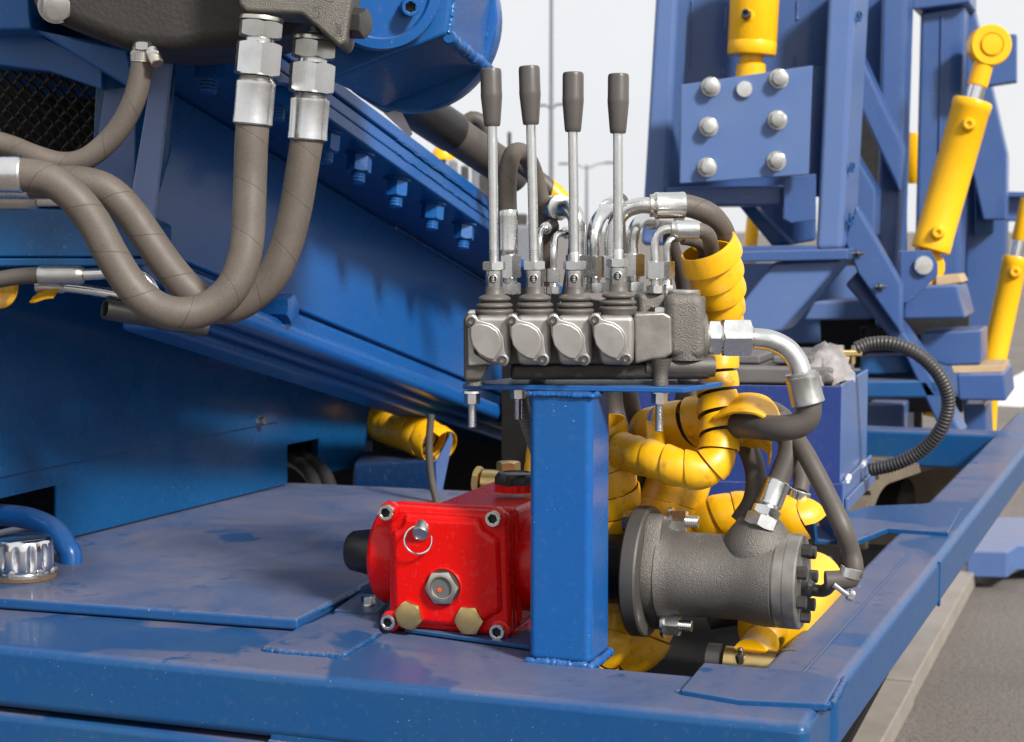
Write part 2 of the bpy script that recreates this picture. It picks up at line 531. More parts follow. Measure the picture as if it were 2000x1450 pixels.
def wrap(name, label, pts, rad, pitch, wf=.93, flare=.07, th=.0022, ph=0, m='yellow_plastic', group=None, n=30, flip=False, step=.004, raw=None):
    path = raw or px_path(pts, step)
    fr = frames(path)
    L = [0]
    for i in range(1, len(path)): L.append(L[-1] + (path[i] - path[i - 1]).length)
    tot = L[-1]
    def at(s):
        s = min(max(s, 0), tot); k = min(int(s / tot * (len(path) - 1)), len(path) - 2)
        while k < len(path) - 2 and L[k + 1] < s: k += 1
        while k > 0 and L[k] > s: k -= 1
        f = (s - L[k]) / max(L[k + 1] - L[k], 1e-9)
        return path[k].lerp(path[k + 1], f), fr[k][1].lerp(fr[k + 1][1], f).normalized(), fr[k][2].lerp(fr[k + 1][2], f).normalized()
    turns = tot / pitch - (.9 if callable(wf) else wf)
    N = max(4, int(turns * n)); mb = MB(); rows = []
    C = 6
    for i in range(N + 1):
        th_ = 2 * math.pi * i / n; s0 = pitch * i / n
        r0 = rad(s0 / tot) if callable(rad) else rad
        r0 *= 1 + .02 * math.sin(i * .13)
        outer = []; inner = []
        for k in range(C):
            x = k / (C - 1)
            p, u, v = at(s0 + x * (wf(s0 / tot) if callable(wf) else wf) * pitch)
            fl = flare * (x if flip else 1 - x)
            edge = .35 * th if k in (0, C - 1) else 0
            rr = r0 * (1 + fl) - edge
            e = u * math.cos(th_ + ph) + v * math.sin(th_ + ph)
            outer.append(p + e * rr); inner.append(p + e * (rr - th + edge * 1.4))
        rows.append(outer + inner[::-1])
    mb.rings(rows, True, True, True)
    base = path[0]
    return solo(name, mb, m, label, 'hose guard', base, group, angle=50)

# ================================================================== ground and far things
mb = MB()
N = 24
mb.prism([V((-400, -30, 0)), V((400, -30, 0)), V((400, 900, 0)), V((-400, 900, 0))], V((0, 0, -.3)))
ground = part('asphalt_ground', mb, 'asphalt'); ground['kind'] = 'structure'
for a, b_, w in (((1935, 792), (2100, 700), .35), ((1960, 455), (2040, 456.5), 1.2)):
    p = G(a[0], a[1], 0.004); q = G(b_[0], b_[1], .004); d = (q - p).normalized(); s = V((-d.y, d.x, 0)) * w / 2
    mb = MB(); mb.prism([p - s, q - s, q + s, p + s], V((0, 0, -.002)))
    part('painted_line', mb, 'white_line', ground)
def lamp_post(px, ytop, ybase_Y, r_px, arm_y, arm, label, tilt=0):
    Yd = ybase_Y; k = K(Yd)
    base = P(px, 460, Yd); base.z = 0
    o = thing('lamp_post', label, 'lamp post', base, 'lamp posts in the car park')
    top = P(px + tilt, ytop, Yd)
    mb = MB(); mb.lathe(base, top - base, [(r_px * k * 1.3, 0), (r_px * k * .7, (top - base).length)], 16); part('pole', mb, 'lamp_grey', o)
    for s in (-1, 1):
        p = P(px, arm_y + 12, Yd); q = P(px + s * arm, arm_y - (0 if s > 0 else -2), Yd)
        mb = MB(); mb.tube([p, p.lerp(q, .5) + V((0, 0, k * 3)), q], r_px * k * .45, 8); part('arm', mb, 'lamp_grey', o)
        mb = MB(); mb.box(q + X * s * k * 5, X * k * 10, Y_ * k * 6, Z * k * 2.4); part('lamp_head', mb, 'lamp_grey', o, bev=k * 2)
lamp_post(1077, -60, 14, 4.6, 204, 14, 'tall grey lamp post rising between the second and third levers')
lamp_post(1146, 322, 34, 3.2, 318, 40, 'small distant lamp post between the third and fourth levers')

# ================================================================== base frame of the rig
ZT = .586; HB = .064
fr_ = thing('rig_base_frame', 'blue welded box tube base frame of the rig, across the foreground', 'frame', G(1330, 1385, ZT) - Z * HB)
# front beam
fe1 = G(1330, 1392, ZT); WB = .128
def FB(s): return fe1 + A * s
s_end = (G(1600, 1392, ZT) - fe1).dot(A)
def beam(p, q, side, w, h, name, parent, m='blue', bev=.009, seg=4):
    mb = MB(); mb.prism([p, q, q + side * w, p + side * w], V((0, 0, -h))); return part(name, mb, m, parent, bev, seg)

# lower beam under the gap on the left, and the gusset that closes the gap further right
s_g = (PL(525, 1445, fe1, B) - fe1).dot(A)
p = FB(-1.15) - Z * (HB + .006) - B * .000; q = FB(.06) - Z * (HB + .006)
beam(p + B * .004, q + B * .004, B, WB - .01, .075, 'lower_beam', fr_)
mb = MB(); p0 = FB(s_g) - Z * (HB - .006) + B * .002; mb.prism([p0, FB(.05) - Z * (HB - .006) + B * .002, FB(.05) - Z * (HB + .05) + B * .002, p0 - Z * .055], B * .03)
part('gusset', mb, 'blue', fr_, .002)
weld(fr_, [FB(s_g) - Z * (HB + .003) + B * .001, FB(s_g + .05) - Z * (HB + .004) + B * .001], .0038)
# side beam
so0 = G(1660, 1313, ZT); so1 = G(1999, 884, ZT); sd = (so1 - so0).normalized(); sn = V((-sd.y, sd.x, 0))
tq = ((fe1 - so0).dot(B)) / sd.dot(B)
COR = so0 + sd * tq; s_c = (COR - fe1).dot(A)
beam(FB(-1.15), FB(s_c), B, WB, HB, 'front_beam', fr_, bev=.010)
SB0 = COR + sd * (WB / sd.dot(B) - .004); SB1 = so0 + sd * 2.45; WS = .084
beam(SB0 - Z * .0006, SB1 - Z * .0006, sn, WS, HB - .001, 'side_beam', fr_, bev=.011)
# raised seam of the side beam and shim plates
mb = MB()
p0 = so0 + sd * .62; mb.prism([p0 - sn * .0025, p0 + sd * .6 - sn * .0025, p0 + sd * .6 + sn * .02, p0 + sn * .02], Z * .003)
mb2 = MB(); p0 = so0 + sd * .60; mb2.prism([p0 - sn * .0015 - Z * .004, p0 - sn * .0015 - Z * .062, p0 + sd * .008 - sn * .0015 - Z * .062, p0 + sd * .008 - sn * .0015 - Z * .004], sn * .004)
part('joint_strip', mb2, 'blue', fr_, .0015)
# seam line along the top of the side beam
mb = MB(); c0 = so0 + sn * .040 - sd * .03
mb.tube([c0 + sd * i * .05 + Z * .0002 for i in range(14)], .0011, 6); part('weld_seam', mb, 'blue', fr_)
# corner cap plate
cap = [(1374, 1294), (1576, 1311), (1642, 1326), (1614, 1374), (1445, 1367), (1329, 1347)]
mb = MB(); mb.prism([G(x, y, ZT + .005) for x, y in cap], V((0, 0, -.008))); part('corner_plate', mb, 'blue', fr_, .002)
cz = [G(x, y, ZT + .001) for x, y in cap]
weld(fr_, [cz[2] + V((.004, .002, 0)), cz[3] + V((.004, -.002, 0))], .0042, seed=1)
weld(fr_, [cz[3] + V((.003, -.004, 0)), cz[4] + V((0, -.004, 0)), cz[5] + V((-.004, -.004, 0))], .0046, seed=2)
# rear beam and gusset plate at the battery
rb = G(1975, 850, ZT)
beam(rb - A * 1.3, rb, B, .08, .075, 'rear_beam', fr_, bev=.008)
gp = [(1640, 1004), (1700, 988), (1800, 984), (1845, 978), (1880, 990), (1852, 1040), (1732, 1032), (1668, 1058), (1640, 1060)]
mb = MB(); mb.prism([G(x, y, ZT + .005) for x, y in gp], V((0, 0, -.008))); part('gusset_plate', mb, 'blue', fr_, .0015)
weld(fr_, [G(1852, 1042, ZT + .002), G(1790, 1037, ZT + .002), G(1732, 1032, ZT + .002)], .0035, seed=3)
# small patch plate with a heavy bead beside the pump
pt = [(512, 1262), (590, 1222), (740, 1165), (742, 1235), (665, 1279)]
mb = MB(); mb.prism([G(x, y, ZT + .004) for x, y in pt], V((0, 0, -.006))); part('patch_plate', mb, 'blue', fr_, .0015)
weld(fr_, [G(515, 1268, ZT + .002), G(590, 1275, ZT + .002), G(665, 1281, ZT + .002)], .0046, seed=5)
weld(fr_, [G(668, 1281, ZT + .002), G(705, 1258, ZT + .002), G(742, 1236, ZT + .002)], .003, seed=6)
# black sheet painted as shaded ground, plus cross members under the machinery
mb = MB(); q0 = FB(-1.1) + B * .1 - Z * .20; mb.prism([q0, FB(.05) + B * .1 - Z * .2, FB(.05) + B * 1.95 - Z * .2, q0 + B * 1.85], V((0, 0, -.01))); part('ground_shade', mb, 'black_matt', fr_)
mb = MB(); q0 = FB(-1.1) + B * .125 - Z * .012; mb.prism([q0, FB(-.05 - .10) + B * .125 - Z * .012, FB(-.15) + B * .30 - Z * .012, q0 + B * .175], V((0, 0, -.006))); part('pump_shelf', mb, 'blue', fr_, .001)
mb = MB(); q0 = FB(-.3) + B * .75 - Z * .01; mb.prism([q0, q0 + A * .3, q0 + A * .3 + B * .06, q0 + B * .06], V((0, 0, -.07))); part('cross_member', mb, 'blue', fr_, .004)

mb = MB(); sx1 = (G(1035, 1285, ZT) - fe1).dot(A); q0 = FB(-1.15) + B * (WB - .006) - Z * .0012
mb.prism([q0, FB(sx1) + B * (WB - .006) - Z * .0012, FB(sx1) + B * .30 - Z * .0012, q0 + B * .18], V((0, 0, -.008))); part('deck_strip', mb, 'blue', fr_, .001)

# ------------------------------------------------------------------ oil tank
tz = ZT + .013
tk = thing('oil_tank', 'blue oil tank with dusty scratched flat lid, left foreground', 'tank', G(300, 1200, ZT))
f0 = G(581, 1209, tz)
tA = (G(581, 1233, ZT) - G(0, 1190, ZT)).normalized(); tB = V((-tA.y, tA.x, 0))
mb = MB(); mb.prism([f0, f0 + tB * .88, f0 + tB * .88 - tA * .9, f0 - tA * .9], V((0, 0, -.0128))); part('lid', mb, 'blue_dusty', tk, .0035, 3)
mb = MB(); g0 = f0 + tB * .05 - tA * .05 - Z * .014; mb.prism([g0, g0 + tB * .8, g0 + tB * .8 - tA * .8, g0 - tA * .8], V((0, 0, -.16))); part('tank_body', mb, 'blue', tk, .004)
weld(tk, [f0 - tA * .004 + tB * .004 - Z * .003, f0 + tB * .10 - Z * .003, f0 + tB * .17 - Z * .003], .003, seed=9)
# filler cap
cp = G(48, 1128, tz)
fc = thing('filler_cap', 'fluted silver filler cap on a cork gasket at the left edge', 'filler cap', cp)
rc = 58 * K(cp.y); hc = 82 * K(cp.y)
mb = MB(); mb.lathe(cp, Z, [(rc * 1.07, .0003), (rc * 1.07, .004), (rc * .9, .004)], 48); part('gasket', mb, 'cork', fc)
mb = MB(); mb.lathe(cp, Z, [(rc * 1.0, .004), (rc * 1.0, .0065), (rc * .86, .0065)], 48); part('flange', mb, 'zinc', fc)
mb = MB(); n = 96; rs = []
for r, z, fl in [(.90, .0068, 0), (.93, .012, 0), (.93, .2 * hc, 0), (.965, .26 * hc, .2), (.985, .34 * hc, .9), (.985, .55 * hc, 1), (.985, .72 * hc, .9), (.97, .84 * hc, .25), (.93, .93 * hc, 0), (.86, .985 * hc, 0), (.70, 1.0 * hc, 0), (.3, 1.01 * hc, 0)]:
    ring = []
    for i in range(n):
        a = 2 * math.pi * i / n; c = max(0, math.cos(a * 12)) ** .8
        rr = rc * r * (1 - .13 * fl * c); ring.append(cp + V((rr * math.cos(a), rr * math.sin(a), z)))
    rs.append(ring)
mb.rings(rs); part('cap_body', mb, 'chrome', fc, angle=70)
for i in range(6):
    a = R(-100 + 60 * i); hexbolt(fc, cp + V((rc * .965 * math.cos(a), rc * .965 * math.sin(a), .0066)), Z, .008, washer=False, name='screw')
# bent pipe that dives into the tank lid
pp_ = [P(-60, 1003, 2.14), P(0, 1006, 2.12), P(60, 1014, 2.09), P(108, 1038, 2.06), P(138, 1082, 2.04)]
pt_ = spline(pp_); pt_.append(pt_[-1] - Z * .04)
mb = MB(); mb.tube(pt_, 22 * K(2.08)); solo('tank_pipe', mb, 'blue_bright', 'bent blue pipe running from the cover notch into the tank lid', 'pipe', pt_[-1], angle=80)
# bolted foot plate at the back of the pump
bpz = ZT + .006
fp = thing('foot_plate', 'small blue foot plate with one hex bolt left of the red pump', 'plate', G(700, 1185, ZT))
mb = MB(); mb.prism([G(x, y, bpz) for x, y in ((652, 1192), (735, 1197), (765, 1165), (700, 1158))], V((0, 0, -.006))); part('plate', mb, 'blue', fp, .001)
hexbolt(fp, G(719, 1182, bpz), Z, .0135)

# ------------------------------------------------------------------ engine cover at the left
ec0 = G(152, 1046, tz + .004); ec1 = G(725, 903, tz + .004)
ed = (ec1 - ec0); ed.z = 0; ed.normalize(); en = V((ed.y, -ed.x, 0))
ec = thing('engine_cover', 'large dark blue sheet metal engine cover with two notches along its foot', 'engine cover', ec0)
outl = [(-260, 430), (728, 640), (728, 902), (624, 928), (624, 856), (561, 869), (561, 945), (152, 1046), (110, 1056), (110, 948), (0, 974), (-260, 1035)]
mb = MB(); mb.prism([PL(x, y, ec0, en) for x, y in outl], en * -.003); part('lower_panel', mb, 'blue_panel', ec)
outl = [(-260, 430), (540, 590), (540, 824), (500, 832), (400, 852), (213, 889), (100, 912), (-260, 985)]
mb = MB(); mb.prism([PL(x, y, ec0, en) + en * .0005 for x, y in outl], en * .003); part('upper_panel', mb, 'blue_panel', ec, .001, 2)
hexbolt(ec, PL(501, 822, ec0, en) + en * .004, en, .011, h=.01, m='zinc_dull')
# end and inside of the cover
e_end = PL(728, 902, ec0, en)
mb = MB(); mb.prism([e_end - en * .003, e_end - en * .003 + Z * .36, e_end - en * .6 + Z * .36, e_end - en * .6], ed * -.003); part('end_panel', mb, 'blue_panel', ec)
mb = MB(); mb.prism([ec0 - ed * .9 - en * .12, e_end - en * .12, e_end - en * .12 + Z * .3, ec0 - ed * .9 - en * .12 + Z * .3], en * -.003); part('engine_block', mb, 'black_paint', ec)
for i, (dx, dy) in enumerate(((0, 0), (26, -4))):
    h, _ = hose('cover_hose', ('nearer', 'farther')[i] + ' of two black hoses bending out of the cover notch', [(545 + dx, 895 + dy, 2.95), (578 + dx, 903 + dy, 2.8), (606 + dx, 928 + dy, 2.72), (622 + dx, 965 + dy, 2.68), (630 + dx, 1000 + dy, 2.66)], 14 * K(2.75), 'black_rubber', 'hoses out of the engine cover')

# ------------------------------------------------------------------ lifting boom (inclined beam)
bd = (CF * 3333 + CR * 1043 + CU * -485).normalized()
bu = bd.cross(Z).normalized(); bw = bu.cross(bd)
BO = P(800, 265, 2.38)
def BW(px, py, uo):
    p = PL(px, py, BO + bu * uo, bu) - BO; return p.dot(bw)
def BS(px, py, uo):
    p = PL(px, py, BO + bu * uo, bu) - BO; return p.dot(bd)
def BP(s, u, w): return BO + bd * s + bu * u + bw * w
bm_ = thing('boom', 'big inclined blue steel boom with a bolted top flange', 'boom', BP(.2, -.1, -.25))
s1 = BS(1006, 440, 0); s0 = BS(330, 60, 0)
wF = BW(800, 343, 0)
DU = -.145
def bbar(name, u0, u1, w0, w1, sa, sb, m='blue_bright', bev=.003):
    mb = MB(); mb.prism([BP(sa, u0, w0), BP(sa, u1, w0), BP(sa, u1, w1), BP(sa, u0, w1)], bd * (sb - sa)); return part(name, mb, m, bm_, bev)
h3 = -wF / 3
flp = bbar('flange_plate', -.34, 0, wF, wF + h3 - .0012, s0, s1)
bbar('flange_plate', -.34, -.002, wF + h3, wF + 2 * h3 - .0012, s0, s1 + .004)
bbar('flange_plate', -.34, .001, wF + 2 * h3, 0, s0, s1 - .003)
bbar('flange_plate', -.34, -.035, wF - .0003, wF + h3 - .002, s1 - .02, BS(1035, 560, DU) + .06)
wJ = wF; wB_ = BW(800, 671, DU)
sW = BS(1035, 560, DU); sL = BS(296, 400, DU); sR = BS(400, 562, -.075)
bbar('web', DU - .012, DU, wB_ - .02, wJ - .0005, sL, sW, 'blue_bright', .004)
# pitted weld strips on the flange stack edge
rnd = random.Random(3)
for ww in (wF + h3, wF + 2 * h3):
    pts = [BP(s1 - .05 - i * .012, -.0005, ww + rnd.uniform(-.0015, .0015)) for i in range(42)]
    mb = MB(); mb.tube(pts, [.0016 + rnd.uniform(-.0007, .0007) for _ in pts], 8); part('weld_bead', mb, 'blue_bright', bm_)
# lower edge tube of the web, then the two rails below it
def btube(name, px, py0, py1, uo, sa, sb, m='blue_bright', bev=.012):
    w0 = BW(px, py0, uo); w1 = BW(px, py1, uo)
    return bbar(name, uo - .06, uo, w1, w0, sa, sb, m, bev)
bbar('web_foot', DU - .03, DU - .006, wB_ - .06, wB_ - .018, sL, sW + .2, 'blue_bright', .01)
btube('slide_rail', 800, 718, 757, -.075, sR, sW + .5)
btube('slide_rail', 800, 758, 779, -.10, sR, sW + .5, bev=.006)
btube('slide_rail', 800, 780, 803, -.12, sR, sW + .5, bev=.006)
# stop lug above the rail
lw = BW(566, 604, -.07); ls = BS(566, 604, -.07)
mb = MB(); c = BP(ls, -.07, lw); mb.hex(c - bu * .045, bu, .017, 0, .05, ref=bw); part('stop_lug', mb, 'blue_bright', bm_)
# bolts through the flange: nut and thread hang below
for (px, py) in ((412, 112), (545, 170), (640, 258), (703, 300), (776, 350), (846, 397), (907, 437)):
    d_ = ray(px, py); pl = BP(0, 0, wF); t_ = (pl - CO).dot(bw) / d_.dot(bw); p = CO + d_ * t_
    stud(flp, p, -bw, .0295 , .040, 'blue_bright', 'bolt', spin=px * .01, d=.020)
weld(bm_, [BP(sW - .02 - i * .03, DU + .001, wJ - .002) for i in range(25)], .004, m='blue_bright')

# ================================================================== control stand
cb = G(1112, 1282, ZT)
cs = thing('control_stand', 'blue square steel post with mounting plate carrying the lever valve', 'post', cb)
ZP = .853
hw = .0315
mb = MB(); mb.prism([cb - A * hw - B * hw, cb + A * hw - B * hw, cb + A * hw + B * hw, cb - A * hw + B * hw], Z * (ZP - .0052 - ZT)); part('post', mb, 'blue_bright', cs, .0075, 5)
q0 = G(903, 750, ZP); q1 = G(1336, 757.5, ZP); q2 = G(1412, 745.5, ZP); q3 = q0 + q2 - q1
mb = MB(); mb.prism([q0, q1, q2, q3], V((0, 0, -.0052))); part('mounting_plate', mb, 'blue_bright', cs, .0012, 2)
c4 = [cb - A * hw - B * hw, cb + A * hw - B * hw, cb + A * hw + B * hw]
o_ = .0012
weld(cs, [c4[0] - A * o_ - B * o_ + Z * .002, c4[1] + A * o_ - B * o_ + Z * .002, c4[2] + A * o_ + Z * .002], .005, seed=11, m='blue_bright')
zt_ = ZP - .0068
weld(cs, [V((p.x, p.y, zt_)) for p in (c4[0] - A * .002 - B * .001, c4[1] + A * .001 - B * .001, c4[2] + A * .001)], .0032, seed=12, m='blue_bright')

# ================================================================== four-lever valve
YV = 1.60; kv = K(YV) * 1.004
vb = P(1110, 745, YV + .02)
lv = thing('lever_valve', 'grey four lever hydraulic control valve on the blue stand', 'valve', vb)
def VP(px, py, dy=0): return P(px, py, YV + dy)
# end plates, body, sections
def vprism(pts, y0, dy, m, name, bev=.003, seg=3, parent=None): 
    mb = MB(); mb.prism([VP(x, y, y0) for x, y in pts], V((0, dy, 0))); return part(name, mb, m, parent or lv, bev, seg)
vprism([(1000, 712), (1380, 706), (1390, 730), (1390, 742), (995, 743)], .012, .085, 'cast_shade', 'body', .008)  # near-black colour holds the deep shade under the sections
vprism([(920, 618), (1252, 618), (1252, 712), (920, 712)], .012, .07, 'cast_dark', 'section_block', .003)
vprism([(905, 618), (921, 615), (930, 640), (931, 706), (957, 712), (940, 745), (906, 746)], .0, .075, 'cast_dark', 'end_plate', .004)
for i in range(4):
    ox = (920.5, 999.5, 1080, 1161.5)[i]; oy = (627, 626, 626, 625)[i]; W = 1 if i < 3 else 1
    # alloy spool housing
    cx = ox + 42
    vprism([(cx - 34, 616), (cx + 36, 616), (cx + 37, 650), (cx + 35, 714), (cx - 30, 714), (cx - 38, 660)], -.004, .03, 'aluminium', 'spool_housing', .006)
    ear = []
    flange = [(-10, -4), (-6, -11), (2, -13), (9, -10), (14, -2), (24, 1), (40, 6), (54, 17), (63, 33), (65, 52), (66, 62), (73, 72), (73, 82), (66, 89), (56, 88), (50, 82), (36, 78), (18, 70), (4, 52), (-3, 30), (-4, 12), (-9, 6)]
    vprism([(ox + x, oy + y) for x, y in flange], -.010, .012, 'aluminium', 'cap_flange', .0012, 2)
    face = [(-2, 13), (4, 8), (16, 4.5), (35, 9), (50, 19), (58, 34), (59, 52), (54, 64), (48, 71), (44, 77), (30, 73.5), (14, 64), (2, 48), (-2, 30)]
    vprism([(ox + x, oy + y) for x, y in face], -.0155, .006, 'aluminium', 'spool_cap', .0014, 2)
    for sx, sy in ((0, 0), (61, 76)):
        c = VP(ox + sx, oy + sy, -.0095)
        mb = MB(); mb.lathe(c + Y_ * .002, -Y_, [(.0052, 0), (.0052, .0042), (.0042, .005), (.0040, .005)], 24); part('screw_boss', mb, 'aluminium', lv)
        socket(lv, c - Y_ * .001, -Y_, .0039, .0048, 'dark_steel', 'screw', spin=i + sx)
# plain end casting of the first section
vprism([(913, 640), (925, 640), (928, 690), (962, 712), (914, 716)], -.006, .012, 'aluminium', 'end_casting', .002)
vprism([(912, 606), (934, 606), (934, 620), (912, 620)], .02, .012, 'zinc', 'tie_bolt_head', .003)
# inlet section with machined block, port towers and feet
vprism([(1238, 612), (1296, 610), (1312, 618), (1314, 692), (1300, 700), (1272, 704), (1240, 712)], .000, .055, 'machined', 'inlet_block', .003)
vprism([(1300, 575), (1374, 572), (1380, 622), (1382, 700), (1362, 708), (1300, 700)], .004, .07, 'cast_iron', 'inlet_casting', .010, 4)
vprism([(1245, 572), (1302, 572), (1302, 625), (1245, 625)], .028, .05, 'cast_iron', 'port_tower', .006)
mb = MB(); c = VP(1336, 576, .03); mb.lathe(c, Z, [(.0155, -.03), (.0155, .0035), (.0145, .0048), (.005, .0048)], 40); part('port_plug', mb, 'zinc_dull', lv)
mb = MB(); c = VP(1340, 600, .030); mb.lathe(c, Z, [(.0185, -.03), (.0185, .009), (.017, .0105), (.006, .0105)], 40); part('port_boss', mb, 'cast_iron', lv)
mb = MB(); c = VP(1338, 702, .024); mb.lathe(c, Z, [(.0195, 0), (.0200, .01), (.0185, .034), (.0180, .052)], 40); part('inlet_tower', mb, 'cast_iron', lv, angle=60)
mb = MB(); c = VP(1345, 662, .035); mb.lathe(c, X, [(.026, -.01), (.026, .014), (.0245, .0165), (.02, .0165)], 40); part('side_boss', mb, 'cast_iron', lv)
mb = MB(); c = VP(1384, 716, .02); mb.lathe(c - X * .06, X, [(.0105, 0), (.0105, .064), (.0095, .066), (.0072, .066), (.0068, .063), (.0035, .0625)], 28); part('relief_valve', mb, 'cast_dark', lv)
mb = MB(); c = VP(1386.5, 716, .02); mb.torus(c, X, .0078, .0018, 28, 8); part('plug_ring', mb, 'zinc', lv)
for fx, w0, w1 in ((1290, 24, 16), (926, 14, 16)):
    mb = MB(); c = VP(fx, 747.5, .012); mb.lathe(V((c.x, c.y, ZP + .0004)), Z, [(w1 * kv, 0), (w1 * kv, .004), (w1 * kv * .92, .008), (w1 * kv * .95, .014), (w0 * kv, .026)], 28); part('foot', mb, 'cast_iron', lv)
hexbolt(lv, VP(1287, 612, .022), Z, .0155, washer=False, h=.006)
hexbolt(lv, VP(1287, 610, .060), Z, .0155, washer=False, h=.006)
# foot bolts and nuts under the plate
for px, py, dy, L in ((922, 758, .0, .030), (1288, 763, .0, .034), (1012, 762, .05, .028)):
    p = P(px, py, YV + .012 + dy); p.z = ZP - .0053
    stud(lv, p, -Z, .0135, L + .004, 'zinc', 'foot_bolt', d=.0078)

# levers with boots
def lever(i, kt, kb, bs):
    yb = -.001 + .018
    def LP(p): return P(p[0], p[1], YV + yb)
    pb = LP(bs); pk = LP(kb); ptp = LP(kt)
    ax = (pk - pb).normalized(); axk = (ptp - pk).normalized(); Lr = (pk - pb).length; Lk = (ptp - pk).length
    le = bpy.data.objects.new('lever', None); scene.collection.objects.link(le); le.parent = lv; le.location = pb - world_of(lv)
    mb = MB(); mb.lathe(pk, axk, [(.0068, -.0005), (.0076, .0008), (.0080, .004), (.0101, Lk * .50), (.0102, Lk * .56), (.0100, Lk * .58), (.0100, Lk * .94), (.0094, Lk * .985), (.0080, Lk), (.0015, Lk + .0002)], 36); part('knob', mb, 'knob', le)
    sh = 48 * kv
    mb = MB(); mb.lathe(pb, ax, [(.0046, sh), (.0046, Lr + .004)], 24); part('rod', mb, 'zinc', le)
    if i < 2:
        mb = MB(); thread(mb, pb, ax, .0049, sh - .003, sh + .0125, .0017); part('rod_thread', mb, 'zinc_dull', le)
    else:
        mb = MB(); mb.lathe(pb, ax, [(.0048, sh - .003), (.0050, sh + .009), (.0046, sh + .010)], 24); part('rod_collar', mb, 'zinc', le)
    nut(le, pb, ax, .0099, 34 * kv, 51 * kv, 'zinc', 'lock_nut', spin=.35 + i * .2)
    # turned yoke with a cross hole
    mb = MB(); n = 36; z0 = -1 * kv; z1 = 33.5 * kv; hc_ = 17 * kv
    mb.lathe(pb, ax, [(.0079, z0), (.0081, z0 + .0005), (.0081, z1 - .0006), (.0074, z1)], n); part('yoke', mb, 'zinc', le)
    hp = pb + ax * hc_ - Y_ * .0077 - X * .0012
    mb = MB(); mb.torus(hp, V((-.15, -1, 0)), .0040, .0007, 24, 8); part('hole_rim', mb, 'zinc', le)
    mb = MB(); mb.lathe(hp - Y_ * .0006, Y_, [(.0040, 0), (.0036, .0004)], 24); part('cross_hole', mb, 'black_paint', le)
    mb = MB()
    for j in range(4): mb.torus(hp - Y_ * .0006 + Z * (j - 1.5) * .0016, Z, .0016, .0005, 14, 6)
    part('hole_thread', mb, 'zinc_dull', le)
    # bellows boot
    b0 = pb - ax * .0005; g = kv
    prof = [(17.5, 2), (18, 0), (18, -11), (20, -13), (26, -15), (31, -18), (32.5, -21), (31, -24), (25, -26), (24, -27), (29, -28.5), (35, -31), (36.5, -34), (35, -37), (28, -38.5), (28, -39.5), (33, -41), (37.5, -43), (38, -46), (36, -49), (34, -52), (34, -60), (30, -62)]
    mb = MB(); mb.lathe(b0, Z, [(r * g, z * g) for r, z in prof], 40); part('boot', mb, 'boot_rubber', le, angle=70)
    return le
lever(0, (958.5, 134), (961.5, 246), (965.5, 562))
lever(1, (1033.5, 129), (1037, 243), (1044.5, 561))
lever(2, (1119.5, 141), (1119, 257), (1123, 561))
lever(3, (1208, 144), (1207, 260), (1207.5, 556))

# ================================================================== fittings behind the levers
fit_n = 0
def stack(parent, px, py_bot, Yd, r, hn=40, ha=18, gap=12, m='zinc', spin=.3):
    """adapter nut, neck and union nut standing on the valve top; returns the point where the pipe starts"""
    k = K(Yd); p = P(px, py_bot, Yd)
    nut(parent, p, Z, r, 0, ha * k, m, 'adapter_nut', spin)
    mb = MB(); thread(mb, p, Z, r * .74, ha * k, (ha + gap) * k + .001, .0016); part('neck', mb, m, parent)
    nut(parent, p, Z, r * 1.03, (ha + gap) * k, (ha + gap + hn) * k, m, 'union_nut', spin + .4)
    return p + Z * (ha + gap + hn) * k
def elbow(parent, p0, mids, r, m='zinc', name='elbow_pipe'):
    path = spline([p0 - Z * .01, p0] + mids, .003)
    mb = MB(); mb.tube(path, r, 26); return part(name, mb, m, parent, angle=80), path
def collar(parent, p, ax, r, m='zinc_yellow', t=.004):
    mb = MB(); mb.lathe(p, ax, [(r * .8, -t / 2), (r, -t / 2 + .0006), (r, t / 2 - .0006), (r * .8, t / 2)], 32); return part('collar', mb, m, parent)

# F1 tall straight ferrule behind the first lever, hose arching over
Y1 = 1.70
o = thing('arched_hose', 'brown rubber hose arching behind the first two levers from a tall silver ferrule', 'hose', P(995, 572, Y1))
tp = stack(o, 996, 575, Y1, 19.5 * K(Y1), 44, 22, 10)
ferrule(o, P(993, 505, Y1), P(992, 410, Y1), 19.5 * K(Y1), flats=8)
path = px_path([(992, 416, Y1), (991, 380, Y1), (993, 330, Y1), (1003, 300, Y1 + .01), (1022, 300, Y1 + .03), (1040, 330, Y1 + .06), (1056, 390, Y1 + .08), (1066, 440, Y1 + .09), (1060, 520, Y1 + .11), (1050, 600, Y1 + .13), (1050, 700, Y1 + .2)])
mb = MB(); mb.tube(path, 18.2 * K(Y1)); part('rubber_tube', mb, 'hose', o, angle=80)
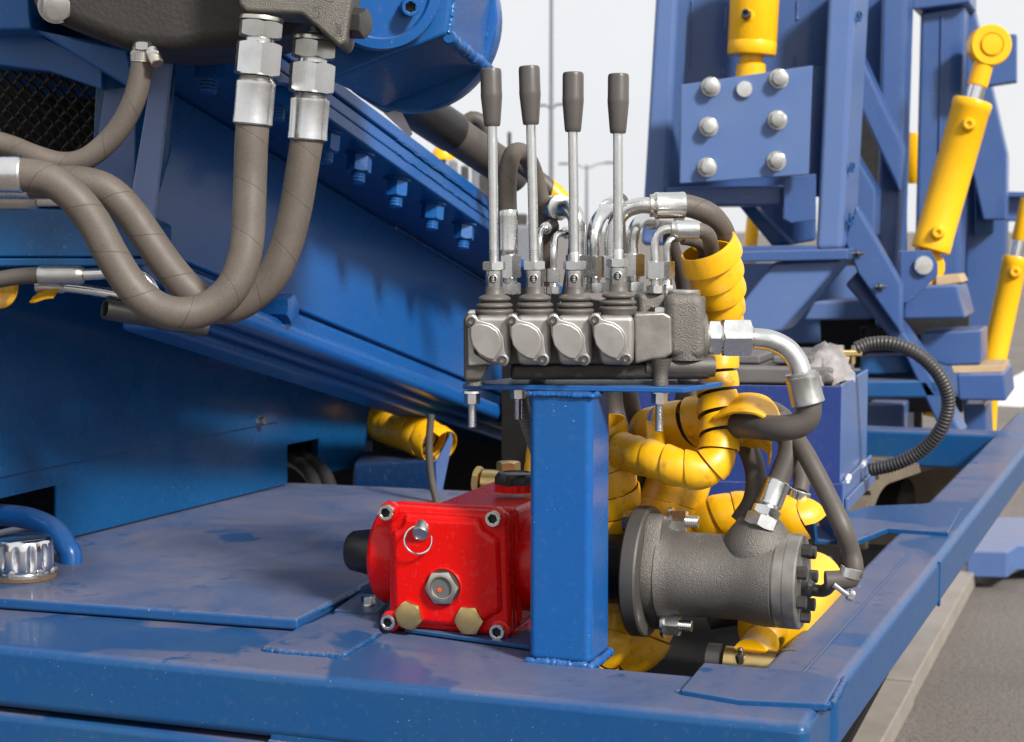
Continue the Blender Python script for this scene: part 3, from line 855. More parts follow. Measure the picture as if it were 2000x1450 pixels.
# F2 two slim elbows
for j, (px, Yd, bend, lab) in enumerate(((1054, 1.70, [(1054, 470), (1056, 452), (1066, 446)], 'slim silver elbow fitting just right of the second lever'),
                                          (1081, 1.68, [(1081, 488), (1083, 466), (1094, 456), (1106, 455)], 'slim silver elbow fitting between the second and third levers'))):
    o = thing('elbow_fitting', lab, 'fitting', P(px, 575, Yd), 'elbow fittings behind the levers')
    tp = stack(o, px, 574, Yd, 11.5 * K(Yd), 26, 14, 9)
    e, pth = elbow(o, tp, [P(x, y, Yd + .012 * q) for q, (x, y) in enumerate(bend)], 6.5 * K(Yd))
    d = (pth[-1] - pth[-2]).normalized()
    collar(o, pth[-1], d + Y_ * .8, 12 * K(Yd), 'zinc')
    h_ = spline([pth[-1], pth[-1] + (d + Y_) * .02, pth[-1] + d * .02 + Y_ * .06 - Z * .02, pth[-1] + Y_ * .1 - Z * .09])
    mb = MB(); mb.tube(h_, 11 * K(Yd)); part('hose_tail', mb, 'hose_plain', o)
# F3 big elbow whose end points left
def big(lab, px, pyb, Yd, r, bend, coll, m='zinc', hn=40, tail=None, rn=None, col_r=None):
    o = thing('elbow_fitting', lab, 'fitting', P(px, pyb, Yd), 'elbow fittings behind the levers')
    tp = stack(o, px, pyb, Yd, (rn or 20) * K(Yd), hn, 20, 10)
    e, pth = elbow(o, tp, [P(*b) for b in bend], r * K(Yd), m)
    if coll:
        d = (pth[-1] - pth[-4]).normalized()
        collar(o, pth[-1], d, (col_r or r * 1.5) * K(Yd), 'zinc')
        if tail:
            ferrule(o, pth[-1], pth[-1] + d * tail[0], r * 1.45 * K(Yd))
            q = pth[-1] + d * (tail[0] - .003)
            h_ = spline([q, q + d * .03] + [P(*t_) for t_ in tail[1]])
            mb = MB(); mb.tube(h_, r * 1.3 * K(Yd)); part('rubber_tube', mb, 'hose_plain', o)
    return o
big('wide silver elbow behind the third lever with its end turned left', 1127, 570, 1.71, 17, [(1127, 455, 1.71), (1125, 425, 1.71), (1112, 408, 1.72), (1094, 406, 1.75)], True, tail=(.05, [(1070, 440, 1.86), (1064, 560, 1.9)]), hn=42)
big('wide silver elbow between the third and fourth levers', 1160, 572, 1.73, 14, [(1160, 470, 1.73), (1164, 440, 1.735), (1176, 418, 1.75), (1190, 408, 1.79)], True, tail=(.04, [(1205, 420, 1.9), (1212, 560, 1.95)]), hn=42)
big('silver elbow standing right of the fourth lever, lower of two', 1236, 570, 1.70, 12.5, [(1236, 470, 1.70), (1240, 446, 1.70), (1252, 430, 1.71), (1272, 430, 1.73)], True, tail=(.035, [(1310, 470, 1.8), (1335, 560, 1.84), (1345, 700, 1.86)]), hn=44)

# F5 elbow with the big hose over to the right
Y5 = 1.68; k5 = K(Y5)
o = thing('bypass_hose', 'thick hose with silver elbow bending right over the valve into the yellow spiral', 'hose', P(1196, 572, Y5))
tp = stack(o, 1196, 570, Y5, 19 * k5, 42, 18, 10)
e, pth = elbow(o, tp, [P(1196, 470, Y5), P(1202, 438, Y5), P(1220, 413, Y5), P(1248, 402, Y5 - .003), P(1272, 402, Y5 - .004)], 16 * k5)
collar(o, P(1272, 402, Y5 - .004), X, 22 * k5)
ferrule(o, P(1272, 402, Y5 - .004), P(1338, 401, Y5 - .002), 26 * k5)
pb5 = px_path([(1332, 401, Y5 - .002), (1350, 404, Y5), (1378, 414, Y5 + .002), (1400, 432, Y5 + .012), (1416, 462, Y5 + .03), (1422, 510, Y5 + .06), (1410, 600, Y5 + .09), (1400, 700, Y5 + .1), (1380, 790, Y5 + .12)])
mb = MB(); mb.tube(pb5, 22 * k5); part('rubber_tube', mb, 'hose', o, angle=80)
# F7/F8 slim elbows at the right
Y7 = 1.63; k7 = K(Y7)
o = thing('pilot_hose', 'slim elbow with short ferrule and hose entering the top of the yellow spiral', 'hose', P(1279, 570, Y7))
tp = stack(o, 1279, 573, Y7, 15.5 * k7, 34, 16, 12)
e, pth = elbow(o, tp, [P(1279, 480, Y7), P(1283, 460, Y7), P(1298, 449, Y7), P(1316, 448, Y7)], 8.5 * k7)
collar(o, P(1314, 448, Y7), X, 15 * k7)
ferrule(o, P(1314, 449, Y7), P(1364, 449, Y7 + .002), 18.5 * k7)
pth = px_path([(1358, 449, Y7 + .002), (1372, 452, Y7 + .003), (1384, 462, Y7 + .014), (1390, 488, Y7 + .035), (1400, 560, Y7 + .06), (1404, 700, Y7 + .085)])
mb = MB(); mb.tube(pth, 15 * k7); part('rubber_tube', mb, 'hose', o, angle=80)
Y8 = 1.665
o = thing('drain_hose', 'second slim elbow with hose just behind the front pilot elbow', 'hose', P(1303, 570, Y8))
tp = stack(o, 1303, 573, Y8, 13 * K(Y8), 34, 16, 12)
e, pth = elbow(o, tp, [P(1303, 490, Y8), P(1306, 474, Y8), P(1318, 466, Y8 + .004), P(1335, 465, Y8 + .008)], 7.5 * K(Y8))
pth = px_path([(1333, 465, Y8 + .008), (1352, 468, Y8 + .012), (1372, 480, Y8 + .02), (1380, 520, Y8 + .04), (1385, 640, Y8 + .06)])
mb = MB(); mb.tube(pth, 14 * K(Y8)); part('rubber_tube', mb, 'hose', o, angle=80)

# right-hand port with union nuts, bent pipe and hose
YR = 1.635; kr = K(YR)
o = thing('return_line', 'bent silver pipe with large hex union leaving the right end of the valve', 'hose', P(1390, 662, YR))
mb = MB(); mb.cyl(P(1374, 660, YR), P(1384, 660, YR), 34 * kr, 36, .001); part('seal_ring', mb, 'zinc_yellow', o)
nut(o, P(1382, 660, YR), X, 33 * kr, 0, 25 * kr, 'zinc', 'port_nut', spin=.5)
nut(o, P(1410, 660, YR), X, 35.5 * kr, 0, 56 * kr, 'zinc', 'union_nut', spin=.5)
mb = MB(); mb.cyl(P(1405, 660, YR), P(1412, 660, YR), 28 * kr); part('neck', mb, 'zinc', o)
mb = MB(); mb.lathe(P(1465, 660.5, YR), X, [(28 * kr, -.001), (28 * kr, .001), (22 * kr, .003)], 32); part('pipe_collar', mb, 'zinc', o)
pth = px_path([(1462, 661, YR), (1482, 662, YR), (1508, 666, YR - .002), (1538, 682, YR - .004), (1558, 708, YR - .006), (1568, 738, YR - .008)], .003)
mb = MB(); mb.tube(pth, 20.5 * kr, 30); part('bent_pipe', mb, 'zinc', o, angle=80)
collar(o, P(1567, 734, YR - .008), P(1575, 790, YR - .008) - P(1567, 734, YR - .008), 33 * kr, 'zinc_dull', .006)
ferrule(o, P(1564, 726, YR - .008), P(1579, 790, YR - .009), 33 * kr, 'zinc_dull')
pth = px_path([(1576, 780, YR - .008), (1580, 798, YR - .008), (1575, 818, YR - .008), (1556, 832, YR - .007), (1520, 837, YR), (1480, 834, YR + .02), (1440, 832, YR + .05), (1400, 838, YR + .09), (1350, 850, YR + .13), (1330, 900, YR + .16)])
mb = MB(); mb.tube(pth, 25.5 * kr); part('rubber_tube', mb, 'hose_plain', o, angle=80)

# ================================================================== red plunger pump
AXP = P(880, 1089, 1.79)                       # point on the common drive shaft axis
def AX(px):                                    # point of the shaft axis seen at column px
    n = V((-A.y, A.x, 0)); n = B
    d = ray(px, 1080); d2 = V((d.x, d.y, 0))
    # intersect in plan
    det = A.x * -d2.y + d2.x * A.y
    s = ((-AXP.x) * -d2.y + d2.x * (-AXP.y)) / det
    return AXP + A * s
pu = thing('plunger_pump', 'glossy red plunger pump with brass plugs in front of the blue post', 'pump', V((AXP.x, AXP.y, ZT)))
FN = B                                           # pump depth direction
fp0 = G(880, 1236, ZT + .004) - B * .002         # a point of the front cover plane
def PF(px, py, off=0): return PL(px, py, fp0 - B * off, B)
# crankcase behind the cover
body = [(826, 991), (992, 1000), (1000, 1238), (826, 1224)]
mb = MB(); mb.prism([PF(x, y) + B * .024 for x, y in body], B * .20); part('crankcase', mb, 'red_paint', pu, .008, 4)
# cover with rim
rim = [(755, 986), (990, 1001), (997, 1246), (758, 1224)]
mb = MB(); mb.prism([PF(x, y, 0) for x, y in rim], B * .0155); part('rear_cover', mb, 'red_paint', pu, .007, 4)
mb = MB(); mb.prism([PF(x, y, 0) + B * .0165 for x, y in [(758, 984), (988, 998), (995, 1240), (761, 1219)]], B * .010); part('cover_rim', mb, 'red_paint', pu, .004, 3)
# raised tapered centre of the cover
outer = [(790, 1000), (940, 1008), (950, 1030), (980, 1050), (985, 1195), (955, 1212), (945, 1232), (800, 1218), (785, 1195), (768, 1190), (765, 1035), (785, 1022)]
c_ = sum((PF(x, y) for x, y in outer), V((0, 0, 0))) / len(outer)
r0_ = [PF(x, y, -.001) for x, y in outer]; r1_ = [p.lerp(c_, .10) - B * .007 for p in r0_]
mb = MB(); mb.rings([r0_, r1_]); part('cover_face', mb, 'red_paint', pu, .0035, 3)
FO = .0062
# corner screws
for x, y in ((761, 999), (969, 1011), (765, 1212), (977, 1231)):
    p = PF(x, y); 
    mb = MB(); mb.lathe(p + B * .004, -B, [(.0105, 0), (.0105, .0062), (.0095, .0068)], 28); part('screw_seat', mb, 'red_paint', pu)
    socket(pu, p - B * .0026, -B, .0082, .0085, 'zinc', 'screw', spin=x)
# pull pin with ring
pc = PF(826, 1030)
mb = MB(); mb.lathe(pc + B * .004 + Z * .004, V((0, -.35, 0)) - B * .5 - Z * .45, [(.0085, 0), (.0085, .018), (.0078, .0192), (.002, .0194)], 32); ppn = part('pull_pin', mb, 'zinc_dull', pu)
mb = MB(); mb.lathe(pc - Z * .002, -B, [(.0125, -.004), (.0125, .0035), (.0105, .005), (.009, .004)], 32); part('pin_boss', mb, 'red_paint', pu)
rcn = PF(817, 1055, .012); mb = MB(); mb.torus(rcn, V((.12, -1, .25)), 27 * K(1.74), .0011, 48, 8); part('pull_ring', mb, 'chrome', ppn)
# sight glass
sc_ = PF(866, 1147, FO)
mb = MB(); mb.lathe(sc_ + B * .001, -B, [(.0205, 0), (.0205, .0012), (.0192, .0022), (.0188, .0004), (.016, .0002)], 40); part('sight_rim', mb, 'red_paint', pu)
mb = MB(); mb.lathe(sc_, -B, [(.0178, 0), (.0178, .0016), (.016, .0018)], 40); part('seal', mb, 'black_rubber', pu)
mb = MB(); mb.lathe(sc_ - B * .0016, -B, [(.0158, 0, 'h'), (.0158, .0052, 't'), (.0150, .0055), (.0118, .0055), (.0112, .0030), (.0105, .0026)], 36, ref=V((.5, 0, 1))); sgn = part('sight_nut', mb, 'zinc_yellow', pu)
mb = MB(); mb.lathe(sc_ - B * .0035, -B, [(.0106, 0), (.0106, .0010), (.004, .0013)], 32); part('sight_window', mb, 'battery_plastic', sgn)
mb = MB(); mb.lathe(PF(858, 1153, FO + .0048), -B, [(.0024, 0), (.0024, .0006), (.001, .0008)], 20); part('oil_mark', mb, 'orange_dot', sgn)
# brass hex plugs
for i, (x, y) in enumerate(((803, 1200), (920, 1210))):
    p = PF(x, y, .0025)
    def fn(mb): mb.lathe((0, 0, 0), Z, [(.0135, -.003), (.0135, 0)], 24); mb.hex((0, 0, 0), Z, .0137, 0, .0085, bot=False)
    piece('drain_plug', 'brassplug', fn, 'brass', pu, p, -B, spin=.25 + i * .3)
# bearing housings on the shaft axis, both ends
a0 = AX(790); a1 = AX(752)
mb = MB(); mb.lathe(AX(820), -A, [(.052, 0), (.0535, .012), (.0535, (AX(820) - a1).length - .007), (.051, (AX(820) - a1).length - .002), (.048, (AX(820) - a1).length)], 48); part('bearing_cover', mb, 'red_paint', pu)
for dz in (.043, -.046): hexbolt(pu, a1 + Z * dz - A * -.002 - B * .005, -A, .009, name='screw')
mb = MB(); mb.lathe(AX(756), -A, [(.0268, 0), (.0262, .010), (.0215, .040), (.0185, .0435), (.008, .045)], 40); part('shaft_cap', mb, 'black_plastic', pu)
a2 = AX(1003)
mb = MB(); mb.lathe(AX(990), A, [(.050, 0), (.054, .012), (.054, .024), (.0495, .026), (.0495, .048)], 48); part('bearing_cover', mb, 'red_paint', pu)
# oil filler plug on top, brass valve fitting behind
tp0 = PF(992, 1000) + B * .105 + A * .0; tp0 = P(1006, 948, tp0.y)
mb = MB(); mb.lathe(tp0, Z, [(.0222, -.006), (.0222, .0015), (.0215, .0018), (.0215, .002, 'h')], 36); part('plug_seat', mb, 'red_paint', pu)
mb = MB(); mb.lathe(tp0 + Z * .002, Z, [(.0195, 0, 'h'), (.0195, .0095, 't'), (.0185, .0115), (.0155, .0118), (.0148, .0106), (.004, .0104)], 36, ref=V((1, .3, 0))); part('oil_filler_plug', mb, 'black_plastic', pu)
bv = thing('brass_valve', 'brass relief valve behind the black plug of the red pump', 'valve', P(985, 950, 1.98))
mb = MB(); mb.hex(P(993, 945, 1.98), Z, .0125, .010, .026); mb.lathe(P(993, 945, 1.98), Z, [(.018, -.02), (.018, .006), (.0165, .0105)], 32); part('bonnet', mb, 'brass', bv)
mb = MB(); mb.lathe(P(975, 944, 1.97), -A, [(.0150, -.02), (.0155, .018), (.0135, .020)], 28); mb.hex(P(975, 944, 1.97), -A, .0165, .021, .029); part('inlet', mb, 'brass', bv)
# pump feet
for sx in (770, 975):
    p = PF(sx, 1225) + B * .01; p.z = ZT + .0005
    mb = MB(); mb.box(p + Z * .005 + B * .05, A * .012, B * .05, Z * .005); part('foot', mb, 'red_paint', pu, .002)
mb = MB(); mb.prism([G(x, y, ZT + .0045) for x, y in ((790, 1228), (1035, 1262), (1052, 1240), (860, 1190))], V((0, 0, -.004))); part('base_plate', mb, 'blue', pu, .001)
# mount angle that shows right of the pump
mb = MB(); mb.prism([P(1020, 1272, 1.68), P(1052, 1240, 1.68), P(1052, 1262, 1.68), P(1030, 1278, 1.68)], V((0, .02, 0))); part('mount_angle', mb, 'black_paint', pu, .001)

# ================================================================== hydraulic motor with bell housing
hm = thing('hydraulic_motor', 'grey cast hydraulic motor with round flange lying right of the blue post', 'motor', V((AX(1400).x, AX(1400).y, ZT)))
m0 = AX(1288)
def al(px): return (AX(px) - m0).dot(A)
mb = MB(); mb.lathe(m0, A, [(.0355, al(1040)), (.0355, al(1262))], 48); part('coupling_tube', mb, 'black_paint', hm)
zf = al(1264)
mb = MB(); mb.lathe(m0, A, [(.030, zf - .012), (.0645, zf - .012), (.0665, zf - .010), (.0665, zf + .003), (.0650, zf + .005), (.03, zf + .005)], 64); part('bell_flange', mb, 'cast_dark', hm)
# motor flange: rhombus with two ears
u, v, w = basis(A)
rs = []
for off, sc in ((zf + .0052, 1.0), (zf + .017, 1.0), (zf + .0205, .96)):
    ring = []
    for i in range(64):
        a = 2 * math.pi * i / 64
        # ears up/front and down/back
        e = max(0, math.cos(2 * (a - R(12)))) ** 3
        r = (.046 + .0165 * e) * sc
        ring.append(m0 + u * r * math.cos(a) + v * r * math.sin(a) + A * off)
    rs.append(ring)
mb = MB(); mb.rings(rs); mfl = part('motor_flange', mb, 'cast_iron', hm, angle=50)
# body
z1 = zf + .020
prof = [(.047, z1 - .002), (.0445, z1 + .004), (.0425, z1 + .012), (.0420, al(1420)), (.0422, al(1450)), (.0455, al(1478)), (.0468, al(1500)), (.0468, al(1519)), (.0460, al(1520)), (.0445, al(1521)), (.0445, al(1524)), (.0468, al(1525)), (.0468, al(1541)), (.0462, al(1542)), (.0462, al(1543.5)), (.047, al(1544.5)), (.047, al(1566)), (.0455, al(1569)), (.004, al(1570))]
mb = MB(); mb.lathe(m0, A, prof[:8], 64, cap1=False); part('housing', mb, 'cast_iron', hm, angle=50)
mb = MB(); mb.lathe(m0, A, prof[7:], 64); ecv = part('end_cover', mb, 'machined', hm, angle=30)
# port boss on top
pb0 = m0 + A * al(1478) + Z * .030
mb = MB(); mb.lathe(pb0 - Z * .030, Z + A * .05, [(.034, 0), (.0365, .030), (.0355, .036), (.0325, .044), (.0265, .0525), (.022, .0585), (.02, .060)], 64); part('port_boss', mb, 'cast_iron', hm, angle=60)
# end cover bolts
ze = al(1570)
for i in range(7):
    a = R(12 + 360 / 7 * i); p = m0 + A * ze + (u * math.cos(a) + v * math.sin(a)) * .0335
    hexbolt(ecv, p, A, .0115, 'dark_steel', washer=False, h=.0085, spin=i)
mb = MB(); mb.lathe(m0 + A * ze, A, [(.013, -.001), (.013, .004), (.011, .006)], 32); part('hub', mb, 'dark_steel', hm)
# flange bolts: nut and stud towards the motor body
for aa, rr in ((R(-14), .053), (R(166), .052)):
    p = m0 + A * (zf + .0206) + (u * math.cos(aa) + v * math.sin(aa)) * rr
    stud(mfl, p, A, .0205, .0295, 'zinc', 'flange_bolt', spin=.4, d=.0125)
p = m0 + A * (zf - .0122) + (u * math.cos(R(-2)) + v * math.sin(R(-2))) * .050
hexbolt(hm, p, -A, .0205, washer=False)
# drain spigot on the end cover
sp = m0 + A * (ze + .001) - Z * .006
pth = spline([sp, sp + A * .02 - B * .006, P(1630, 1135, AX(1600).y - .03), P(1652, 1130, AX(1600).y - .025)], .003)
mb = MB(); mb.tube(pth, .0062, 18); mb.lathe(sp, A - B * .2, [(.011, -.001), (.009, .006), (.0065, .010)], 24); part('drain_spigot', mb, 'dark_steel', hm)
YD = AX(1600).y - .028
o = thing('case_drain_hose', 'thin grey hose curving down to a clip at the motor end', 'hose', P(1655, 1130, YD))
pth = px_path([(1520, 815, 1.70), (1545, 845, 1.69), (1575, 890, 1.67), (1612, 960, 1.65), (1645, 1030, 1.63), (1662, 1080, YD + .004), (1668, 1110, YD), (1662, 1130, YD), (1640, 1133, YD), (1612, 1134, YD)])
mb = MB(); mb.tube(pth, 19 * K(1.65)); part('rubber_tube', mb, 'hose_plain', o, angle=80)
mb = MB(); mb.lathe(P(1662, 1118, YD), Z + X * .25, [(.0103, -.005), (.0109, -.0045), (.0109, .0045), (.0103, .005)], 32, cap0=False, cap1=False); part('clip_band', mb, 'zinc', o)
mb = MB(); mb.tube([P(1628, 1142, YD - .012), P(1645, 1155, YD - .012), P(1662, 1166, YD - .012)], .0026, 10); part('clip_screw', mb, 'zinc', o)
nut(o, P(1656, 1161, YD - .012), X - Z * .5, .0048, 0, .006, 'zinc', 'clip_head')
mb = MB(); mb.tube([P(1650, 1158, YD - .01), P(1664, 1152, YD - .01), P(1680, 1146, YD - .01)], .0007, 6); part('clip_wire', mb, 'zinc', o)
# two ported hoses on the boss
Yp = (m0 + A * al(1478)).y
o = thing('motor_hose', 'hose with silver ferrule plugged slanting into the top of the grey motor', 'hose', P(1495, 1010, Yp - .012))
p0 = P(1492, 1010, Yp - .012); p1 = P(1519, 940, Yp - .004); d = (p1 - p0).normalized()
nut(o, p0 - d * .012, d, .0155, 0, .013, 'zinc', 'port_nut', .2); nut(o, p0 + d * .001, d, .0130, 0, .009, 'zinc', 'union_nut', .6)
ferrule(o, p0 + d * .009, p1, 27 * K(1.65), flats=8)
pth = px_path([(1516, 948, Yp - .004), (1530, 915, Yp), (1540, 885, Yp + .004), (1540, 850, Yp + .01), (1525, 815, Yp + .03), (1480, 800, Yp + .07), (1400, 820, Yp + .13)])
mb = MB(); mb.tube(pth, 22 * K(1.65)); part('rubber_tube', mb, 'hose_plain', o, angle=80)
o = thing('motor_feed_hose', 'dark hose running down behind the boss of the grey motor', 'hose', P(1465, 1000, Yp + .03))
pth = px_path([(1445, 1020, Yp + .03), (1470, 980, Yp + .03), (1476, 930, Yp + .035), (1462, 880, Yp + .05), (1435, 845, Yp + .08), (1380, 820, Yp + .13)])
mb = MB(); mb.tube(pth, 21 * K(1.68)); part('rubber_tube', mb, 'hose_plain', o, angle=80)
o = thing('rear_ferrule', 'silver ferrule end poking out of the yellow guard behind the motor', 'fitting', P(1555, 1000, 1.78))
ferrule(o, P(1546, 1010, 1.80), P(1564, 958, 1.80), 22 * K(1.78), flats=8)
mb = MB(); mb.tube(px_path([(1562, 962, 1.80), (1566, 935, 1.81), (1556, 890, 1.83), (1520, 845, 1.85), (1460, 820, 1.86)]), 17 * K(1.8)); part('hose_tail', mb, 'hose_plain', o)

# ================================================================== yellow spiral hose guards
gy = 'yellow spiral hose guards'
Yw = 1.715; kw = K(Yw)
def wr(f): return (56 - 18 * min(1, f / .22)) * kw if f < .5 else (38 - 3 * min(1, (f - .5) * 6)) * kw
wrap('spiral_guard', 'yellow spiral guard standing right of the valve and curling left at its foot', [(1378, 468, Yw - .045), (1396, 530, Yw - .03), (1410, 600, Yw - .01), (1410, 660, Yw), (1402, 720, Yw - .002), (1402, 790, Yw - .01), (1404, 850, Yw - .02), (1398, 895, Yw - .03), (1370, 918, Yw - .035), (1320, 912, Yw - .03), (1260, 893, Yw - .01), (1200, 878, Yw + .03)], wr, .0205, wf=lambda f: .99 if f < .2 else (.84 if f < .55 else .985), flare=.13, ph=1.0, group=gy, flip=True)
wrap('spiral_guard', 'yellow spiral guard running upright right behind the blue post', [(1165, 800, 1.76), (1178, 850, 1.76), (1196, 930, 1.755), (1205, 1010, 1.76), (1205, 1090, 1.77), (1205, 1160, 1.77), (1200, 1220, 1.76), (1180, 1265, 1.75), (1130, 1290, 1.76)], 47 * K(1.76), .0225, wf=.97, flare=.09, ph=2.0, group=gy)
wrap('spiral_guard', 'wide yellow spiral guard curving behind the flange of the grey motor', [(1330, 900, 1.86), (1318, 960, 1.84), (1290, 1030, 1.83), (1270, 1110, 1.82), (1262, 1180, 1.80), (1245, 1240, 1.78), (1190, 1275, 1.78)], 62 * K(1.84), .030, wf=.97, flare=.08, ph=.5, group=gy)
wrap('spiral_guard', 'loose yellow spiral guard opening around the return hose', [(1270, 850, 1.83), (1300, 840, 1.80), (1345, 830, 1.775), (1390, 826, 1.755), (1425, 828, 1.74)], 52 * K(1.78), .036, wf=.80, flare=.06, ph=0., group=gy)
hose('guarded_hose', 'dark hose inside the upright yellow guard right of the valve', [(1388, 500, Yw - .03), (1402, 560, Yw - .02), (1410, 620, Yw - .005), (1405, 700, Yw), (1402, 790, Yw - .01), (1404, 850, Yw - .02), (1396, 893, Yw - .03), (1368, 915, Yw - .035), (1320, 910, Yw - .03), (1260, 893, Yw - .01), (1210, 880, Yw + .02)], 27 * kw, 'black_rubber')
# loose tails of that guard: curved strips
def strip(name, label, pts, wvec, th=.0022):
    path = px_path(pts, .004); mb = MB(); rows = []
    for i, p in enumerate(path):
        f = i / (len(path) - 1); w = wvec * (1 if f < .7 else 1 - .55 * (f - .7) / .3)
        t = (path[min(i + 1, len(path) - 1)] - path[max(i - 1, 0)]).normalized(); nn = t.cross(w).normalized() * th / 2
        rows.append([p - w / 2 - nn, p + w / 2 - nn, p + w / 2 + nn, p - w / 2 + nn])
    mb.rings(rows); return solo(name, mb, 'yellow_plastic', label, 'hose guard', path[0], gy, angle=40)
strip('guard_tail', 'loose yellow strip of spiral guard curling above the return hose', [(1400, 800, 1.70), (1440, 788, 1.68), (1480, 790, 1.665), (1508, 806, 1.66), (1522, 826, 1.67)], V((.012, .045, .014)))
strip('guard_tail', 'loose yellow strip hanging below the return hose', [(1448, 866, 1.72), (1470, 858, 1.70), (1492, 862, 1.68), (1505, 880, 1.68), (1500, 905, 1.70)], V((.004, .03, -.02)))
strip('guard_tail', 'short yellow strip end between the post and the loose guard', [(1262, 842, 1.72), (1280, 846, 1.73), (1296, 862, 1.74), (1300, 880, 1.76)], V((.0, .02, .018)))
wrap('spiral_guard', 'yellow spiral guard lying behind the port boss of the grey motor', [(1330, 1030, 1.84), (1390, 1012, 1.82), (1450, 1000, 1.81), (1520, 1006, 1.80), (1560, 1018, 1.79), (1590, 1000, 1.80)], 40 * K(1.81), .022, wf=.97, flare=.09, ph=.4, group=gy)
wrap('spiral_guard', 'shaded yellow spiral guard under the boom behind the tank', [(700, 800, 3.0), (760, 830, 2.9), (820, 852, 2.8), (870, 880, 2.75)], 38 * K(2.85), .028, wf=.84, flare=.06, ph=.8, group=gy)
wrap('spiral_guard', 'piece of yellow spiral guard showing left of the post above the pump', [(1060, 860, 1.92), (1052, 900, 1.90), (1048, 950, 1.89), (1050, 1000, 1.9)], 26 * K(1.9), .028, wf=.96, ph=.2, group=gy)
wrap('spiral_guard', 'dirty yellow spiral guard end at the left edge below the dark beam', [(-40, 560, 1.90), (0, 574, 1.88), (48, 578, 1.87)], 30 * K(1.88), .04, wf=.85, ph=2.6, group=gy)
strip('guard_tail', 'small yellow strip end beside the ferrules at the left', [(112, 570, 1.86), (95, 572, 1.86), (78, 578, 1.86), (62, 586, 1.86)], V((.004, .02, .012)))
# hoses that run through and behind the guards
for i, (lab, pts, r) in enumerate((
    ('dark hose dropping straight behind the right edge of the post', [(1190, 740, 1.80), (1196, 800, 1.80), (1210, 850, 1.80), (1235, 930, 1.84), (1240, 1020, 1.86)], 23),
    ('dark hose dropping behind the mounting plate, second from the post', [(1222, 740, 1.84), (1232, 800, 1.84), (1250, 860, 1.85), (1270, 930, 1.88)], 20),
    ('dark hose dropping behind the right foot bolt', [(1345, 560, 1.86), (1348, 680, 1.85), (1345, 760, 1.84), (1330, 830, 1.84), (1310, 900, 1.87), (1290, 990, 1.88)], 24),
    ('dark hose inside the loose yellow guard', [(1240, 900, 1.88), (1270, 860, 1.84), (1320, 838, 1.80), (1400, 832, 1.75)], 30),
    ('black hose hanging under the boom beside the shaded yellow guard', [(842, 810, 2.5), (838, 870, 2.5), (842, 930, 2.5), (855, 990, 2.5)], 10))):
    hose('dark_hose', lab, pts, r * K(1.82), 'hose_plain', 'dark hoses behind the valve')
# corrugated conduit under the plate left of the post
path = px_path([(1018, 750, 1.70), (1020, 790, 1.70), (1030, 830, 1.71), (1045, 870, 1.73), (1060, 920, 1.76)], .0006)
mb = MB(); mb.tube(path, lambda L: (13 + 1.6 * math.sin(L * 2 * math.pi / .0032)) * K(1.70), 16)
solo('conduit', mb, 'battery_plastic', 'grey corrugated conduit hanging under the mounting plate left of the post', 'conduit', path[0], angle=180)

# ================================================================== battery box
bz0 = ZT + .002
cbx = G(1640, 1000, bz0)
bb = thing('battery_box', 'open blue steel battery box behind the grey motor', 'box', cbx)
bA = V((math.cos(R(9)), -math.sin(R(9)), 0)); bB = V((math.sin(R(19)), math.cos(R(19)), 0))
hz = P(1634, 755, cbx.y).z
def wallbox(p, q, z0, z1, t, name, m='blue', bev=.0015):
    d = (q - p).normalized(); n = V((-d.y, d.x, 0))
    mb = MB(); mb.prism([V((p.x, p.y, z0)), V((q.x, q.y, z0)), V((q.x, q.y, z0)) + n * t, V((p.x, p.y, z0)) + n * t], Z * (z1 - z0)); return part(name, mb, m, bb, bev)
Lb = .42; Db = .30
wallbox(cbx - bA * Lb, cbx, bz0 + .03, hz, .004, 'front_panel', 'blue_violet')  # front painted darker than the side, putting light from the right into colour
wallbox(cbx + bB * .0, cbx + bB * Db, bz0 + .03, hz + .002, .004, 'side_panel', 'blue_faded')
wallbox(cbx + bB * Db - bA * Lb, cbx + bB * Db, bz0 + .03, hz, -.004, 'back_panel')
wallbox(cbx - bA * Lb - bB * .006 , cbx + bA * .004 - bB * .006, bz0, bz0 + .042, .004, 'tray_front', 'blue_violet')
wallbox(cbx + bA * .006 - bB * .004, cbx + bA * .006 + bB * (Db + .02), bz0, bz0 + .044, .005, 'tray_side', 'blue_faded')
wallbox(cbx + bA * .012 - bB * .002, cbx + bA * .012 + bB * (Db + .02), bz0 - .0, bz0 + .020, .005, 'tray_side', 'blue_faded')
weld(bb, [cbx + bA * .006 + bB * .03 + Z * .044, cbx + bA * .004 + bB * .06 + Z * .046], .005, m='paper')
weld(bb, [cbx + bA * .006 + bB * .20 + Z * .044, cbx + bA * .004 + bB * .24 + Z * .046], .005, m='paper')
# hollow bracket under the box
hb = P(1605, 1045, 2.3)
mb = MB(); 
for p_, q_ in (((1590, 1010), (1596, 1062)), ((1628, 1008), (1634, 1060)), ((1592, 1060), (1634, 1060))):
    a_ = P(p_[0], p_[1], 2.3); b__ = P(q_[0], q_[1], 2.3); d_ = (b__ - a_).normalized(); n_ = Y_.cross(d_) * .0018
    mb.prism([a_ - n_, b__ - n_, b__ + n_, a_ + n_], V((0, .12, 0)))
part('channel', mb, 'blue', bb)
bt = thing('battery', 'dusty grey battery with a ribbed lid in the open blue box', 'battery', cbx - bA * .2 + bB * .12 + Z * .05)
c = cbx - bA * .19 + bB * .15
mb = MB(); mb.box(V((c.x, c.y, hz - .06)), bA * .165, bB * .115, Z * .055); part('case', mb, 'battery_plastic', bt, .004)
mb = MB(); mb.box(V((c.x, c.y, hz + .012)), bA * .172, bB * .122, Z * .013); part('lid', mb, 'battery_plastic', bt, .005)
